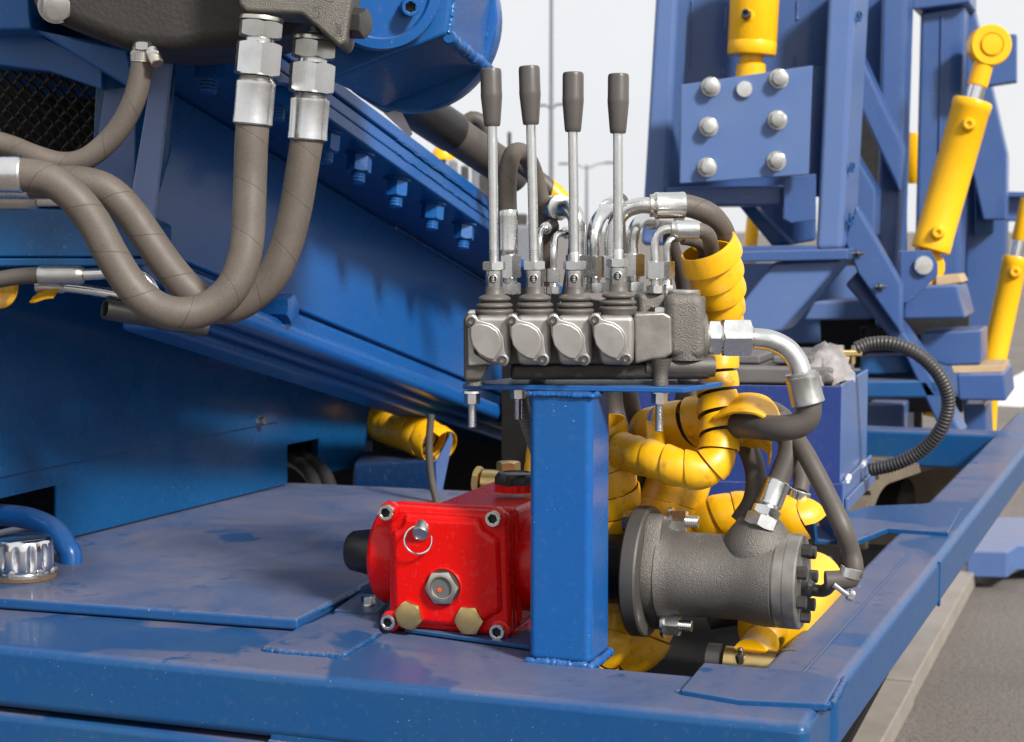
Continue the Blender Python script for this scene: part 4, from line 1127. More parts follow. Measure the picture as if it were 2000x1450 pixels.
mb = MB(); mb.box(V((c.x, c.y, hz + .033)) - bA * .05, bA * .11, bB * .085, Z * .007); part('lid_top', mb, 'battery_plastic', bt, .004)
mb = MB(); mb.box(V((c.x, c.y, hz + .034)) + bA * .11, bA * .03, bB * .1, Z * .006); part('terminal_ledge', mb, 'battery_plastic', bt, .004)
tp_ = P(1657, 690, cbx.y + .1)
cl_ = thing('terminal_clamp', 'brass coloured battery terminal clamp at the conduit end', 'clamp', tp_)
mb = MB(); mb.box(tp_ + X * .004, X * .016, Y_ * .008, Z * .0045); part('clamp_body', mb, 'brass', cl_, .002)
mb = MB(); mb.cyl(tp_ + X * .006 - Z * .016, tp_ + X * .006, .005); part('post', mb, 'brass', cl_)
for dx in (-.012, .010): hexbolt(cl_, tp_ + X * dx + Z * .0045, Z, .010, 'zinc_yellow')
# crumpled clear film over the battery corner
rnd = random.Random(5); f0_ = P(1598, 748, cbx.y - .0); f1_ = P(1678, 700, cbx.y + .16)
mb = MB(); n = 9; rows = []
for i in range(n):
    row = []
    for j in range(n):
        a = i / (n - 1); b2 = j / (n - 1)
        p = P(1592 + 84 * a - 10 * b2, 752 - 12 * a, cbx.y + .012 + .02 * a) + V((.0, .10 * b2, .045 * math.sin(b2 * 2.4) * (.55 + .6 * math.sin(a * 3))))
        row.append(p + V((rnd.uniform(-1, 1), rnd.uniform(-1, 1), rnd.uniform(-1, 1))) * .006)
    rows.append(row)
mb.rings(rows, False, False, False)
solo('plastic_film', mb, 'film', 'crumpled translucent plastic film on the battery corner', 'plastic film', rows[0][0], angle=70)
# corrugated conduit loop
Yc = cbx.y + .1
path = px_path([(1672, 682, Yc), (1700, 672, Yc), (1745, 672, Yc - .01), (1795, 694, Yc - .02), (1835, 735, Yc - .02), (1852, 785, Yc - .01), (1838, 838, Yc), (1800, 880, Yc + .02), (1750, 906, Yc + .04), (1700, 918, Yc + .06)], .0011)
mb = MB(); mb.tube(path, lambda L: (13.6 + 1.0 * math.sin(L * 2 * math.pi / .0056)) * K(Yc), 18)
solo('conduit', mb, 'conduit', 'black corrugated conduit looping out from the battery terminal', 'conduit', path[0], angle=180)

# yellow jack under the motor: barrel, rod, greased clevis
jk = thing('jack_cylinder', 'yellow hydraulic jack lying under the grey motor', 'cylinder', P(1490, 1260, 1.80))
ja = P(1508, 1232, 1.76); jb_ = P(1612, 1105, 2.02); jd = (jb_ - ja).normalized()
mb = MB(); mb.lathe(ja, jd, [(.012, 0), (.034, 0), (.0375, .002), (.0375, .20), (.03, .21)], 48); part('barrel', mb, 'yellow_paint', jk)
mb = MB(); mb.lathe(ja + jd * .01, -jd, [(.0175, 0), (.0175, .075)], 32); part('rod', mb, 'chrome', jk)
mb = MB(); mb.lathe(ja - jd * .045, -jd, [(.0172, 0), (.0185, .002), (.0185, .05)], 32); part('rod_eye', mb, 'yellow_paint', jk)
jc = P(1468, 1297, 1.675)
mb = MB(); mb.lathe(jc - A * .026, A, [(.016, 0), (.016, .052)], 32); part('clevis_bush', mb, 'brass', jk)
mb = MB(); mb.lathe(jc - A * .044, A, [(.0175, 0), (.0175, .014)], 32); part('clevis_ring', mb, 'dark_steel', jk)
mb = MB(); mb.lathe(jc + A * .030, A, [(.0175, 0), (.0175, .014)], 32); part('clevis_ring', mb, 'dark_steel', jk)
gp_ = P(1446, 1290, 1.665)
mb = MB(); mb.lathe(gp_, Z, [(.0038, -.003), (.0045, .002, 'h'), (.0045, .005, 'h'), (.0022, .006), (.0022, .0085), (.0034, .0105), (.002, .0128)], 24); part('grease_nipple', mb, 'dark_steel', jk)
mb = MB(); mb.tube([P(1380, 1180, 1.95), P(1450, 1170, 1.95), P(1560, 1200, 2.0)], .03, 16); solo('under_tube', mb, 'black_paint', 'black tube low inside the frame under the motor', 'tube', P(1450, 1170, 1.95))

# ================================================================== drilling mast frame at the right
YM = 3.6
ma = thing('mast_frame', 'tall blue welded mast frame with a bolted plate, upper right', 'frame', P(1600, 800, YM))
def mp(name, pts, Yd, dep, m='blue_mast', bev=.006, dirv=None, parent=None, seg=3):
    mb = MB(); mb.prism(PP(Yd, pts), (dirv or B) * dep); return part(name, mb, m, parent or ma, bev, seg)
mp('left_post', [(1281, -40), (1325, -40), (1299, 480), (1250, 480)], YM, .10, 'blue_faded', bev=.012, seg=4)
mp('back_panel', [(1330, -40), (1650, -40), (1635, 385), (1320, 385)], YM + .12, .01, bev=.001)
mp('inner_strip', [(1590, 130), (1615, 130), (1605, 380), (1578, 380)], YM + .06, .01, bev=.001)
mp('right_post', [(1618, -40), (1672, -40), (1644, 488), (1592, 490)], YM, .20, 'blue_faded', bev=.012, seg=4)
pl_ = mp('bolted_plate', [(1330, 166), (1588, 128), (1580, 341), (1328, 359)], YM - .10, .016, 'blue_faded', dirv=Y_, bev=.002)
pn = V((0, -1, 0))
for x, y in ((1388, 170), (1521, 154), (1384, 248), (1518, 235), (1381, 327), (1516, 315)):
    hexbolt(pl_, P(x, y, YM - .101), pn, .029, 'zinc_dull', spin=x * .3, h=.020)
mb = MB(); mb.lathe(P(1453, 175, YM - .10), pn, [(.0168, -.004), (.0168, .008), (.0155, .010), (.003, .0105)], 32); part('pin_head', mb, 'zinc', pl_)
mp('plate_edge_rail', [(1302, 366), (1534, 362), (1534, 402), (1302, 404)], YM - .02, .2, dirv=Y_)
mp('hanging_plate', [(1531, 346), (1594, 340), (1594, 430), (1545, 436), (1531, 428)], YM - .05, .012, dirv=Y_, bev=.002)
mp('cross_beam', [(1395, 492), (1656, 486), (1656, 508), (1395, 514)], YM - .03, .22, bev=.004)
mp('cross_beam_lip', [(1395, 482), (1596, 480), (1596, 490), (1395, 492)], YM + .0, .2, bev=.002)
mp('back_brace', [(1440, 400), (1472, 400), (1548, 478), (1508, 482)], YM + .25, .06, 'blue')
mp('back_plate', [(1472, 398), (1592, 395), (1592, 470), (1548, 478)], YM + .32, .02)
mp('inner_leg', [(1511, 512), (1648, 506), (1525, 648), (1390, 668)], YM, .14, 'blue_faded', bev=.008)
mp('outer_leg', [(1650, 556), (1676, 528), (1795, 690), (1880, 850), (1850, 870), (1765, 690)], YM + .1, .14)
mp('side_channel', [(1648, 470), (1672, 400), (1760, 555), (1760, 655), (1675, 535)], YM + .05, .05)
mp('second_post', [(1722, -30), (1772, -30), (1752, 640), (1708, 640)], YM + .45, .14, bev=.012, seg=4)
mp('side_sheet', [(1668, -30), (1735, -30), (1730, 250), (1672, 110)], YM + .55, .01, bev=.001)
mp('diagonal_brace', [(1678, 100), (1764, 290), (1756, 376), (1674, 200)], YM + .36, .10, bev=.008)
mp('diagonal_brace', [(1666, 296), (1710, 370), (1707, 462), (1664, 400)], YM + .30, .10, bev=.006)
mp('inner_shade', [(1640, 150), (1770, 150), (1770, 520), (1630, 520)], YM + .8, .02, 'black_paint', bev=.001)  # black sheet standing in for the shaded inside of the mast
mp('third_post', [(1797, 22), (1884, 6), (1872, 640), (1783, 640)], YM + .7, .16, bev=.012, seg=4)
mp('post_rib', [(1838, 30), (1843, 30), (1832, 640), (1827, 640)], YM + .695, .01, bev=.001)
mp('top_box', [(1778, -40), (1894, -40), (1894, 6), (1782, 20)], YM + .66, .2)
mp('rear_stay', [(1878, 0), (1898, 0), (1966, 300), (1966, 430), (1920, 430), (1880, 250)], YM + .85, .1)
mp('cylinder_bracket', [(1888, 72), (1985, 66), (1985, 160), (1888, 174)], YM + .62, .05, bev=.004)
mp('rear_post', [(1888, 300), (1966, 300), (1962, 660), (1928, 712), (1880, 700)], YM + 1.0, .12, bev=.01)
mp('rear_insert', [(1904, 268), (1940, 262), (1940, 455), (1904, 462)], YM + .95, .05, 'blue', bev=.004)
mp('flanged_rail', [(1940, 374), (2060, 376), (2060, 386), (1940, 384)], YM + 1.05, .12, bev=.002)
mp('flanged_rail', [(1944, 384), (2060, 386), (2060, 424), (1944, 422)], YM + 1.10, .02, bev=.001)
mp('flanged_rail', [(1940, 422), (2060, 424), (2060, 434), (1940, 432)], YM + 1.05, .12, bev=.002)
mp('clevis_plate', [(1758, 490), (1818, 490), (1832, 516), (1832, 538), (1812, 558), (1774, 592), (1758, 592)], YM + .18, .02, dirv=Y_, bev=.002)
mp('foot_box', [(1766, 560), (1868, 556), (1886, 622), (1764, 624)], YM + .22, .25, bev=.006)
mp('foot_box', [(1590, 590), (1770, 580), (1770, 622), (1570, 626)], YM + .5, .2, 'blue_faded')
mp('lower_box', [(1798, 650), (1916, 644), (1916, 712), (1850, 715), (1798, 700)], YM + .3, .2)
mp('timber_shim', [(1858, 716), (1960, 714), (1960, 727), (1862, 729)], YM + .28, .2, 'wood', bev=.002)
mp('timber_shim', [(1828, 540), (1872, 536), (1880, 552), (1828, 558)], YM + .3, .15, 'wood', bev=.002)
mp('outrigger_beam', [(1868, 730), (1960, 729), (1966, 784), (1872, 782)], YM + .25, .3, bev=.006)
mp('lower_rail', [(1680, 696), (1790, 694), (1812, 732), (1680, 732)], YM + .15, .10, 'blue')
mp('lower_rail', [(1680, 744), (1830, 742), (1850, 778), (1680, 778)], YM + .1, .10, 'blue')
mp('lower_shade', [(1680, 640), (1800, 640), (1800, 860), (1680, 860)], YM + .6, .02, 'black_paint', bev=.001)  # black sheet painted as the shade between the lower rails
mp('shade_gap_sheet', [(1545, 600), (1790, 600), (1790, 720), (1545, 720)], YM + .9, .02, 'black_paint', bev=.001)  # black sheet put in for the shade behind the legs
mp('rear_cross_plate', [(1430, 514), (1600, 514), (1600, 670), (1430, 670)], YM + .8, .02, 'blue_faded', bev=.001)
mp('rear_cross_plate', [(1590, 520), (1770, 520), (1770, 600), (1590, 600)], YM + .75, .02, 'blue_faded', bev=.001)
mp('shade_gap_sheet', [(1690, 618), (1892, 618), (1892, 655), (1690, 655)], YM + .58, .02, 'black_paint', bev=.001)  # shadow gap below the foot boxes, drawn as a black sheet
mp('shade_gap_sheet', [(1690, 776), (1880, 776), (1880, 806), (1690, 806)], YM + .4, .02, 'black_paint', bev=.001)  # black strip in place of shade below the lower rails
mp('lower_panel', [(1780, 650), (1890, 650), (1890, 800), (1780, 800)], YM + .62, .02, 'blue_faded', bev=.001)
mp('base_box', [(1690, 790), (1765, 790), (1765, 1250), (1690, 1250)], YM + .3, .2, 'blue_faded')
mp('foot_leg', [(1880, 790), (1925, 790), (1930, 900), (1890, 900)], YM + .5, .2)
for x, y, s_ in ((1679, 30, 1), (1665, 325, 1), (1664, 428, 1)):
    p = P(x, y, YM + .02); mb = MB(); mb.torus(p, V((.8, -.6, 0)), .0075, .0028, 20, 8); mb.box(p - X * .004 - Z * .009, X * .006, Y_ * .006, Z * .004); part('ring_lug', mb, 'blue', ma)
for x, y in ((1676, 495), (1720, 560)):
    p = P(x, y, YM + .04); mb = MB(); mb.cyl(p - X * .012, p + X * .012, .0035, 12); mb.cyl(p - X * .004, p + X * .002, .0075, 12); part('cotter_stud', mb, 'dark_steel', ma)
# intermittent weld marks on the back panel
for x, y, L in ((1418, 15, 42), (1558, 0, 38), (1412, 130, 22), (1553, 105, 22), (1352, 0, 130)):
    weld(ma, [P(x, y, YM + .118), P(x - L * .03, y + L, YM + .118)], .0030 if L < 100 else .0022, m='blue_faded', seed=x)

def ram(label, top, bot, Yd, r, rod_r, t0, t1, ports, eye_r=None, base_eye=True, group='yellow hydraulic cylinders on the mast', cut=True):
    """hydraulic cylinder: barrel between fractions t0..t1 of the line top->bottom, rod above"""
    a = P(*top, Yd); b_ = P(*bot, Yd); d = (b_ - a); L = d.length; d.normalize()
    o = thing('hydraulic_cylinder', label, 'cylinder', b_, group)
    k = K(Yd); ft = -Y_
    mb = MB(); mb.lathe(a, d, [(r * k * .6, L * t0 - .001), (r * k * .97, L * t0), (r * k * 1.03, L * t0 + .004), (r * k * 1.03, L * t0 + .022), (r * k, L * t0 + .024), (r * k, L * t1 - .03), (r * k * 1.02, L * t1 - .028), (r * k * 1.02, L * t1 - .003), (r * k * .95, L * t1), (r * k * .3, L * t1 + .0005)], 40); part('barrel', mb, 'yellow_paint', o)
    mb = MB(); mb.lathe(a, d, [(rod_r * k, 0.02), (rod_r * k, L * t0 + .01)], 28); part('rod', mb, 'chrome', o)
    mb = MB(); mb.lathe(a, d, [(rod_r * k * 1.12, 0.01), (rod_r * k * 1.15, L * t0 * .72), (rod_r * k * 1.05, L * t0 * .74)], 28); part('rod_end', mb, 'yellow_paint', o)
    for f, m_ in ports:
        p = a + d * L * f + ft * r * k * .9 - X * r * k * .12
        mb = MB(); mb.lathe(p, ft + V((-.15, 0, .1)), [(.018, -.01), (.016, .008), (.011, .018), (.0065, .018), (.005, .012)], 24); part('port', mb, m_, o)
    if eye_r:
        mb = MB(); mb.lathe(a + ft * -.025, ft, [(eye_r * k, 0), (eye_r * k * 1.04, .004), (eye_r * k * 1.04, .046), (eye_r * k * .97, .05), (eye_r * k * .62, .05), (eye_r * k * .6, .046)], 40); part('eye', mb, 'yellow_paint', o)
        mb = MB(); mb.lathe(a, ft, [(eye_r * k * .55, 0), (eye_r * k * .55, .026), (eye_r * k * .5, .029), (.002, .030)], 32); part('pin', mb, 'yellow_paint', o)
    if base_eye:
        mb = MB(); mb.lathe(b_ - ft * .03, ft, [(r * k * .95, 0), (r * k * .98, .003), (r * k * .98, .036), (r * k * .9, .04)], 36); part('base_eye', mb, 'yellow_paint', o)
        mb = MB(); mb.lathe(P(1803, 519, YM + .175), ft, [(.021, -.02), (.021, .006), (.019, .0085), (.004, .009)], 32); part('base_pin', mb, 'zinc', o)
    return o
# cylinder over the plate (rod end hangs down into the plate)
o = thing('hydraulic_cylinder', 'yellow cylinder hanging above the bolted plate of the mast', 'cylinder', P(1468, 150, YM), 'yellow hydraulic cylinders on the mast')
a = P(1478, -80, YM); b_ = P(1468, 108, YM); d = (b_ - a).normalized(); L = (b_ - a).length; k = K(YM)
mb = MB(); mb.lathe(a, d, [(47 * k, 0), (47 * k, L - .030), (46 * k, L - .028), (47 * k, L - .026), (47 * k, L - .004), (45 * k, L), (26 * k, L + .001)], 44); part('barrel', mb, 'yellow_paint', o)
mb = MB(); mb.lathe(b_, d, [(22 * k, -.01), (22 * k, .014), (28 * k, .02), (30 * k, .06)], 32); part('rod_end', mb, 'yellow_paint', o)
p = P(1458, 30, YM - .05); mb = MB(); mb.lathe(p + Y_ * .01 + X * .006, V((-.25, -1, .1)), [(.019, -.01), (.017, .004), (.011, .010)], 24); part('port_boss', mb, 'yellow_paint', o)
mb = MB(); mb.lathe(p, V((-.25, -1, .1)), [(.0095, -.002, 'h'), (.0095, .008, 'h'), (.0085, .01), (.0085, .022), (.0055, .022), (.005, .01)], 24); part('port_nipple', mb, 'dark_steel', o)
ram('long tilted yellow cylinder with a round eye at the top right of the mast', (1931, 90), (1808, 522), YM + .32, 37, 17, .245, .925, ((.36, 'yellow_paint'), (.845, 'yellow_paint')), 38)
ram('yellow cylinder cut by the right edge of the picture', (2010, 380), (1938, 716), YM + .75, 24, 13, .36, 1.0, ((.45, 'yellow_paint'),), None, False)
o = thing('hydraulic_cylinder', 'yellow cylinder glimpsed between the second and third mast posts', 'cylinder', P(1778, 340, YM + 1.2), 'yellow hydraulic cylinders on the mast')
mb = MB(); mb.lathe(P(1786, 260, YM + 1.2), -Z, [(14 * K(4.8), 0), (17 * K(4.8), .02), (17 * K(4.8), .12), (10 * K(4.8), .14)], 24); part('barrel', mb, 'yellow_paint', o)
o = thing('hydraulic_cylinder', 'yellow cylinder glimpsed under the cross beam of the mast', 'cylinder', P(1466, 480, YM + .9), 'yellow hydraulic cylinders on the mast')
mb = MB(); mb.cyl(P(1474, 400, YM + .9), P(1462, 520, YM + .9), 13 * K(4.5), 24); part('barrel', mb, 'yellow_paint', o)
o = thing('hydraulic_cylinder', 'lower end of the yellow outrigger cylinder beneath the beam', 'cylinder', P(1935, 830, YM + .7), 'yellow hydraulic cylinders on the mast')
mb = MB(); mb.lathe(P(1938, 720, YM + .75), P(1930, 900, YM + .75) - P(1938, 720, YM + .75), [(30 * K(4.3), 0), (14 * K(4.3), .06), (12 * K(4.3), .22)], 28); part('barrel', mb, 'yellow_paint', o)
o = thing('hydraulic_cylinder', 'short yellow cylinder end behind the conduit loop', 'cylinder', P(1818, 805, YM + .5), 'yellow hydraulic cylinders on the mast')
mb = MB(); mb.cyl(P(1805, 800, YM + .45), P(1845, 808, YM + .45), 12 * K(4), 20, .003); part('barrel', mb, 'yellow_paint', o)

# rubber track of the carrier behind the frame
tr = thing('rubber_track', 'muddy rubber crawler track behind the side beam', 'track', G(1780, 1000, .3))
tc_ = P(1690, 893, 3.6); tB_ = V((math.sin(R(33)), math.cos(R(33)), 0)); tA_ = V((tB_.y, -tB_.x, 0))
def track_pt(s, r, w):    # s along the loop, r radial offset, w across
    Rr = .13; Ls = .4; per = 2 * Ls + 2 * math.pi * Rr
    s = s % per
    c0 = tc_ - Z * Rr
    if s < Ls: q = tB_ * (s - Ls / 2) + Z * (Rr + r)
    elif s < Ls + math.pi * Rr:
        a = (s - Ls) / Rr; q = tB_ * (Ls / 2 + (Rr + r) * math.sin(a)) + Z * (Rr + r) * math.cos(a)
    elif s < 2 * Ls + math.pi * Rr: q = tB_ * (Ls / 2 - (s - Ls - math.pi * Rr)) - Z * (Rr + r)
    else:
        a = (s - 2 * Ls - math.pi * Rr) / Rr; q = tB_ * (-Ls / 2 - (Rr + r) * math.sin(a)) - Z * (Rr + r) * math.cos(a)
    return c0 + q + tA_ * w
per = .8 + 2 * math.pi * .13
mb = MB(); rs = []
for i in range(97):
    s = per * i / 96; rs.append([track_pt(s, -.02, -.13), track_pt(s, 0, -.13), track_pt(s, 0, .13), track_pt(s, -.02, .13)])
mb.rings(rs, False, False, True); part('belt', mb, 'track_rubber', tr, angle=50)
for i in range(34):
    s = per * i / 34
    for sg in (-1, 1):
        mb = MB(); w0, w1 = (.0, .125) if sg > 0 else (-.125, 0.0); sk = .02
        mb.prism([track_pt(s, .0, w0), track_pt(s + sk * 1, .0, w1 if sg > 0 else w0), track_pt(s + sk + .025, 0, w1 if sg > 0 else w0), track_pt(s + .025, 0, w0)] if 0 else [track_pt(s, 0, w0), track_pt(s, 0, w1), track_pt(s + .028, 0, w1), track_pt(s + .028, 0, w0)], track_pt(s + .014, .011, 0) - track_pt(s + .014, 0, 0))
        part('grouser', mb, 'track_rubber', tr)
for sg in (-1, 1):
    cw = tc_ - Z * .13 + tB_ * .2 * sg
    mb = MB(); mb.cyl(cw - tA_ * .05, cw + tA_ * .02, .06, 32); part('idler_wheel', mb, 'black_matt', tr)
# outrigger pad on its timber
pdz = .11
pd = thing('outrigger_pad', 'blue steel outrigger pad standing on the asphalt at the right edge', 'pad', G(1950, 1085, 0))
mb = MB(); mb.prism([G(x, y, pdz) for x, y in ((1888, 1076), (1968, 1078), (1990, 1064), (2080, 1060), (2080, 1010), (1948, 1010), (1925, 1030))], V((0, 0, -.075))); part('plate', mb, 'blue_faded', pd, .006)
mb = MB(); mb.prism([G(x, y, .034) for x, y in ((1925, 1098), (1985, 1098), (2040, 1060), (1960, 1060))], V((0, 0, -.034))); part('timber', mb, 'wood', pd, .003)
# steel rail on the ground beside the frame
r0_ = G(1720, 1452, .05); r1_ = G(1865, 1190, .05); rd = (r1_ - r0_).normalized(); rn_ = V((-rd.y, rd.x, 0))
rl = thing('steel_channel', 'pale grey steel channel lying on the asphalt along the side beam', 'channel', V((r0_.x, r0_.y, 0)))
mb = MB(); mb.prism([r0_ - rd * .4, r0_ + rd * .46, r0_ + rd * .46 + rn_ * .09, r0_ - rd * .4 + rn_ * .09], V((0, 0, -.05))); part('rail', mb, 'rail_grey', rl, .004)
mb = MB(); mb.prism([r0_ + rd * .48 + rn_ * .004, r1_ + rd * .6 + rn_ * .004, r1_ + rd * .6 + rn_ * .085, r0_ + rd * .48 + rn_ * .085], V((0, 0, -.05))); part('rail', mb, 'rail_grey', rl, .004)

# ================================================================== upper left: slewing motor, gearbox, hoses
um = thing('slew_motor', 'dark cast slewing motor with hose manifold at the top left', 'motor', P(400, 60, 1.7))
YU = 1.56
mb = MB(); mb.prism(PP(YU, [(467, -200), (715, -200), (676, 82), (664, 92), (590, 28), (478, 21), (466, 8)]), V((0, .075, .0))); part('manifold', mb, 'cast_iron', um, .004)  # carried up beyond view, adding shade at the top left
mb = MB(); mb.prism(PP(YU + .077, [(50, -300), (632, -300), (610, 30), (560, 66), (470, 88), (345, 100), (300, 99), (240, 92), (150, 58), (58, 22)]), V((0, .16, 0))); part('motor_body', mb, 'cast_shade', um, .016, 4)  # darkened for its shaded underside; raised beyond view to shade the corner
mb = MB(); mb.lathe(P(283, 88, YU + .13), -Z, [(.032, -.05), (.030, -.012), (.021, -.002), (.014, 0)], 32); part('drain_boss', mb, 'cast_shade', um)
nut(um, P(281, 84, YU + .085), -Z, .0098, 0, .0075, 'zinc_dull', 'hose_tail_nut')
hexbolt(um, P(108, 12, YU + .082), V((.35, -1, -.25)), .024, 'zinc_dull', h=.017)
hexbolt(um, P(680, 45, YU + .03), V((1, -.45, -.1)), .0245, 'dark_steel', h=.016)
# raised marks on the manifold: letter B in a frame and two small frames
def bar(mb, x0, y0, x1, y1, w=2.0):
    a = P(x0, y0, YU - .0004); b_ = P(x1, y1, YU - .0004); d_ = (b_ - a).normalized(); n_ = Y_.cross(d_) * w * K(YU) / 2
    mb.prism([a - n_ - d_ * w * K(YU) / 2, b_ - n_ + d_ * w * K(YU) / 2, b_ + n_ + d_ * w * K(YU) / 2, a + n_ - d_ * w * K(YU) / 2], V((0, .0012, 0)))
mb = MB()
for x0, y0, x1, y1 in ((656, 46, 656, 69), (667, 48, 667, 70), (656, 46, 667, 48), (656, 69, 667, 70), (659, 52, 659, 64), (659, 52, 664, 53), (659, 58, 664, 59), (659, 64, 664, 65), (664, 53, 664, 65)): bar(mb, x0, y0, x1, y1, 1.6)
part('cast_letter', mb, 'cast_iron', um)
mb = MB()
for x0, y0, x1, y1 in ((614, 14, 614, 34), (623, 13, 623, 33), (614, 14, 623, 13), (614, 34, 623, 33), (636, 0, 648, 4), (648, 4, 654, -4)): bar(mb, x0, y0, x1, y1, 1.6)
part('cast_mark', mb, 'cast_iron', um)
for x, y in ((510, 24), (614, 61)):
    mb = MB(); p = P(x, y, YU + .012); mb.lathe(p, -Z, [(.0052, -.004), (.0052, .0006), (.003, .0006)], 20); part('plug_hole', mb, 'black_paint', um)
# two main hoses with unions
def main_hose(label, ptop, n1, n2, f0, f1, pts, r, Yd):
    o = thing('main_hose', label, 'hose', P(*ptop, Yd), 'main hoses below the slewing motor')
    k = K(Yd); ax = (P(*f1, Yd) - P(*ptop, Yd)).normalized(); p = P(*ptop, Yd)
    mb = MB(); mb.lathe(p, ax, [(41 * k, -.002), (42 * k, .0), (42 * k, .0015), (30 * k, .002)], 36); part('washer', mb, 'zinc_yellow', o)
    nut(o, p, ax, 39 * k, .002, n1 * k, 'zinc_dull', 'adapter_nut', .25)
    mb = MB(); mb.lathe(p, ax, [(33 * k, n1 * k - .001), (28 * k, (n1 + 2) * k), (28 * k, (n1 + 8) * k), (34 * k, (n1 + 12) * k)], 32); part('neck', mb, 'zinc', o)
    nut(o, p, ax, 41.5 * k, (n1 + 9) * k, n2 * k, 'zinc', 'union_nut', .25)
    q0 = p + ax * n2 * k
    ferrule(o, q0, P(*f1, Yd), 38.5 * k, flats=0)
    path = px_path(pts)
    mb = MB(); mb.tube(path, r * k, 28); part('rubber_tube', mb, 'hose', o, angle=80)
    return o
h1 = main_hose('front brown rubber hose hanging in a U from the left manifold union', (511, 38), 36, 108, (503, 148), (493, 245), [(494, 236, 1.56), (491, 280, 1.56), (489, 340, 1.56), (487, 400, 1.555), (484, 460, 1.55), (473, 518, 1.545), (446, 572, 1.54), (399, 605, 1.535), (346, 613, 1.53), (300, 598, 1.53), (256, 558, 1.53), (217, 497, 1.53), (181, 431, 1.53), (137, 378, 1.53), (90, 349, 1.53), (33, 341, 1.53)], 32.5, 1.56)
ferrule(h1, P(-70, 341, 1.53), P(46, 341, 1.53), 36 * K(1.53), flats=0)
h2 = main_hose('rear brown rubber hose hanging in a U from the right manifold union', (614, 76), 38, 104, (610, 178), (600, 275), [(601, 266, 1.60), (597, 290, 1.60), (588, 345, 1.60), (576, 415, 1.60), (556, 488, 1.60), (525, 548, 1.60), (468, 594, 1.60), (418, 600, 1.60), (374, 571, 1.60), (331, 524, 1.60), (294, 472, 1.60), (254, 415, 1.60), (212, 374, 1.60), (165, 358, 1.60), (110, 356, 1.60), (40, 356, 1.60)], 32, 1.60)
ferrule(h2, P(-60, 356, 1.60), P(60, 356, 1.60), 33 * K(1.6), flats=6)
# clamp hose
o = thing('clamped_hose', 'brown hose with a steel worm clamp under the dark motor', 'hose', P(281, 90, 1.65))
path = px_path([(281, 84, 1.65), (279, 110, 1.65), (274, 150, 1.65), (262, 195, 1.65), (240, 240, 1.65), (208, 280, 1.65), (165, 312, 1.65), (120, 319, 1.65), (70, 306, 1.65), (20, 286, 1.66), (-40, 270, 1.66)])
mb = MB(); mb.tube(path, 22 * K(1.65), 24); part('rubber_tube', mb, 'hose', o, angle=80)
mb = MB(); cpt = P(280, 112, 1.65); mb.lathe(cpt, V((.08, 0, 1)), [(23 * K(1.65), -.0052), (23.8 * K(1.65), -.005), (23.2 * K(1.65), -.003), (23.2 * K(1.65), .003), (23.8 * K(1.65), .005), (23 * K(1.65), .0052)], 40, cap0=False, cap1=False); part('clamp_band', mb, 'zinc_yellow', o)
mb = MB()
for i in range(12):
    a = R(195 + i * 8); e = V((math.cos(a), math.sin(a), 0)) * 23.6 * K(1.65); mb.box(cpt + e, V((math.cos(a + R(90)), math.sin(a + R(90)), 0)) * .0006 + Z * .0003, V((e.x, e.y, 0)).normalized() * .0005, Z * .0036)
part('band_ridges', mb, 'zinc_dull', o)
mb = MB(); mb.lathe(P(300, 108, 1.636), V((.45, -.5, -.85)), [(.006, -.006), (.006, .010), (.0052, .011)], 24); part('screw_housing', mb, 'zinc_yellow', o)
nut(o, P(301, 107, 1.634), V((-.1, -1, -.15)), .0055, 0, .004, 'zinc', 'worm_screw')
# blue carrier plates at the far top left
cr_ = thing('motor_carrier', 'dark blue carrier plates holding the slewing motor at the top left corner', 'carrier', P(100, 80, 1.8))
mb = MB(); mb.prism(PP(1.74, [(-60, -420), (42, -420), (58, 22), (62, 58), (-60, 60)]), V((0, .12, 0))); part('upright', mb, 'blue_bright', cr_, .003)  # drawn up far beyond view to shade this corner
mb = MB(); mb.prism(PP(1.76, [(60, 56), (250, 96), (262, 168), (245, 168)]), V((0, .10, 0))); part('gusset', mb, 'blue_bright', cr_, .003)
mb = MB(); mb.prism(PP(1.80, [(-60, 61), (60, 60), (200, 128), (200, 176), (95, 140), (-60, 120)]), V((0, .02, 0))); part('cross_plate', mb, 'blue_bright', cr_, .002)
mb = MB(); mb.prism(PP(1.90, [(190, 120), (345, 98), (330, 300), (290, 440), (175, 420)]), V((0, .01, 0))); part('back_sheet', mb, 'blue_panel', cr_, .001)
mb = MB(); mb.prism(PP(1.80, [(306, 84), (337, 100), (300, 432), (250, 424), (258, 370)]), V((0, .012, 0))); part('edge_plate', mb, 'blue_pale', cr_, .0015)
mb = MB(); mb.prism(PP(1.84, [(205, 175), (265, 168), (262, 300), (258, 420), (170, 420)]), V((0, .006, 0))); part('side_sheet', mb, 'blue_faded', cr_, .001)
# expanded metal grille, its black backing standing in for the shade inside
gr = thing('grille', 'dark expanded metal grille in the carrier opening', 'grille', P(90, 220, 2.0))
mb = MB(); Yg = 2.0
for r_ in range(13):
    for c_i in range(11):
        x = -20 + c_i * 26 + (r_ % 2) * 13 + r_ * 1.5; y = 118 + r_ * 15 + c_i * 5
        if x > 205: continue
        for sx in (-1, 1):
            mb.tube([P(x, y, Yg), P(x + sx * 7, y + 6, Yg + .004), P(x + sx * 13, y + 15, Yg + .006)], .0026, 6)
part('strands', mb, 'cast_shade', gr)['kind'] = 'stuff'
mb = MB(); mb.prism(PP(2.1, [(-80, 80), (230, 120), (230, 420), (-80, 420)]), V((0, .01, 0))); part('shade_backing', mb, 'black_matt', gr)
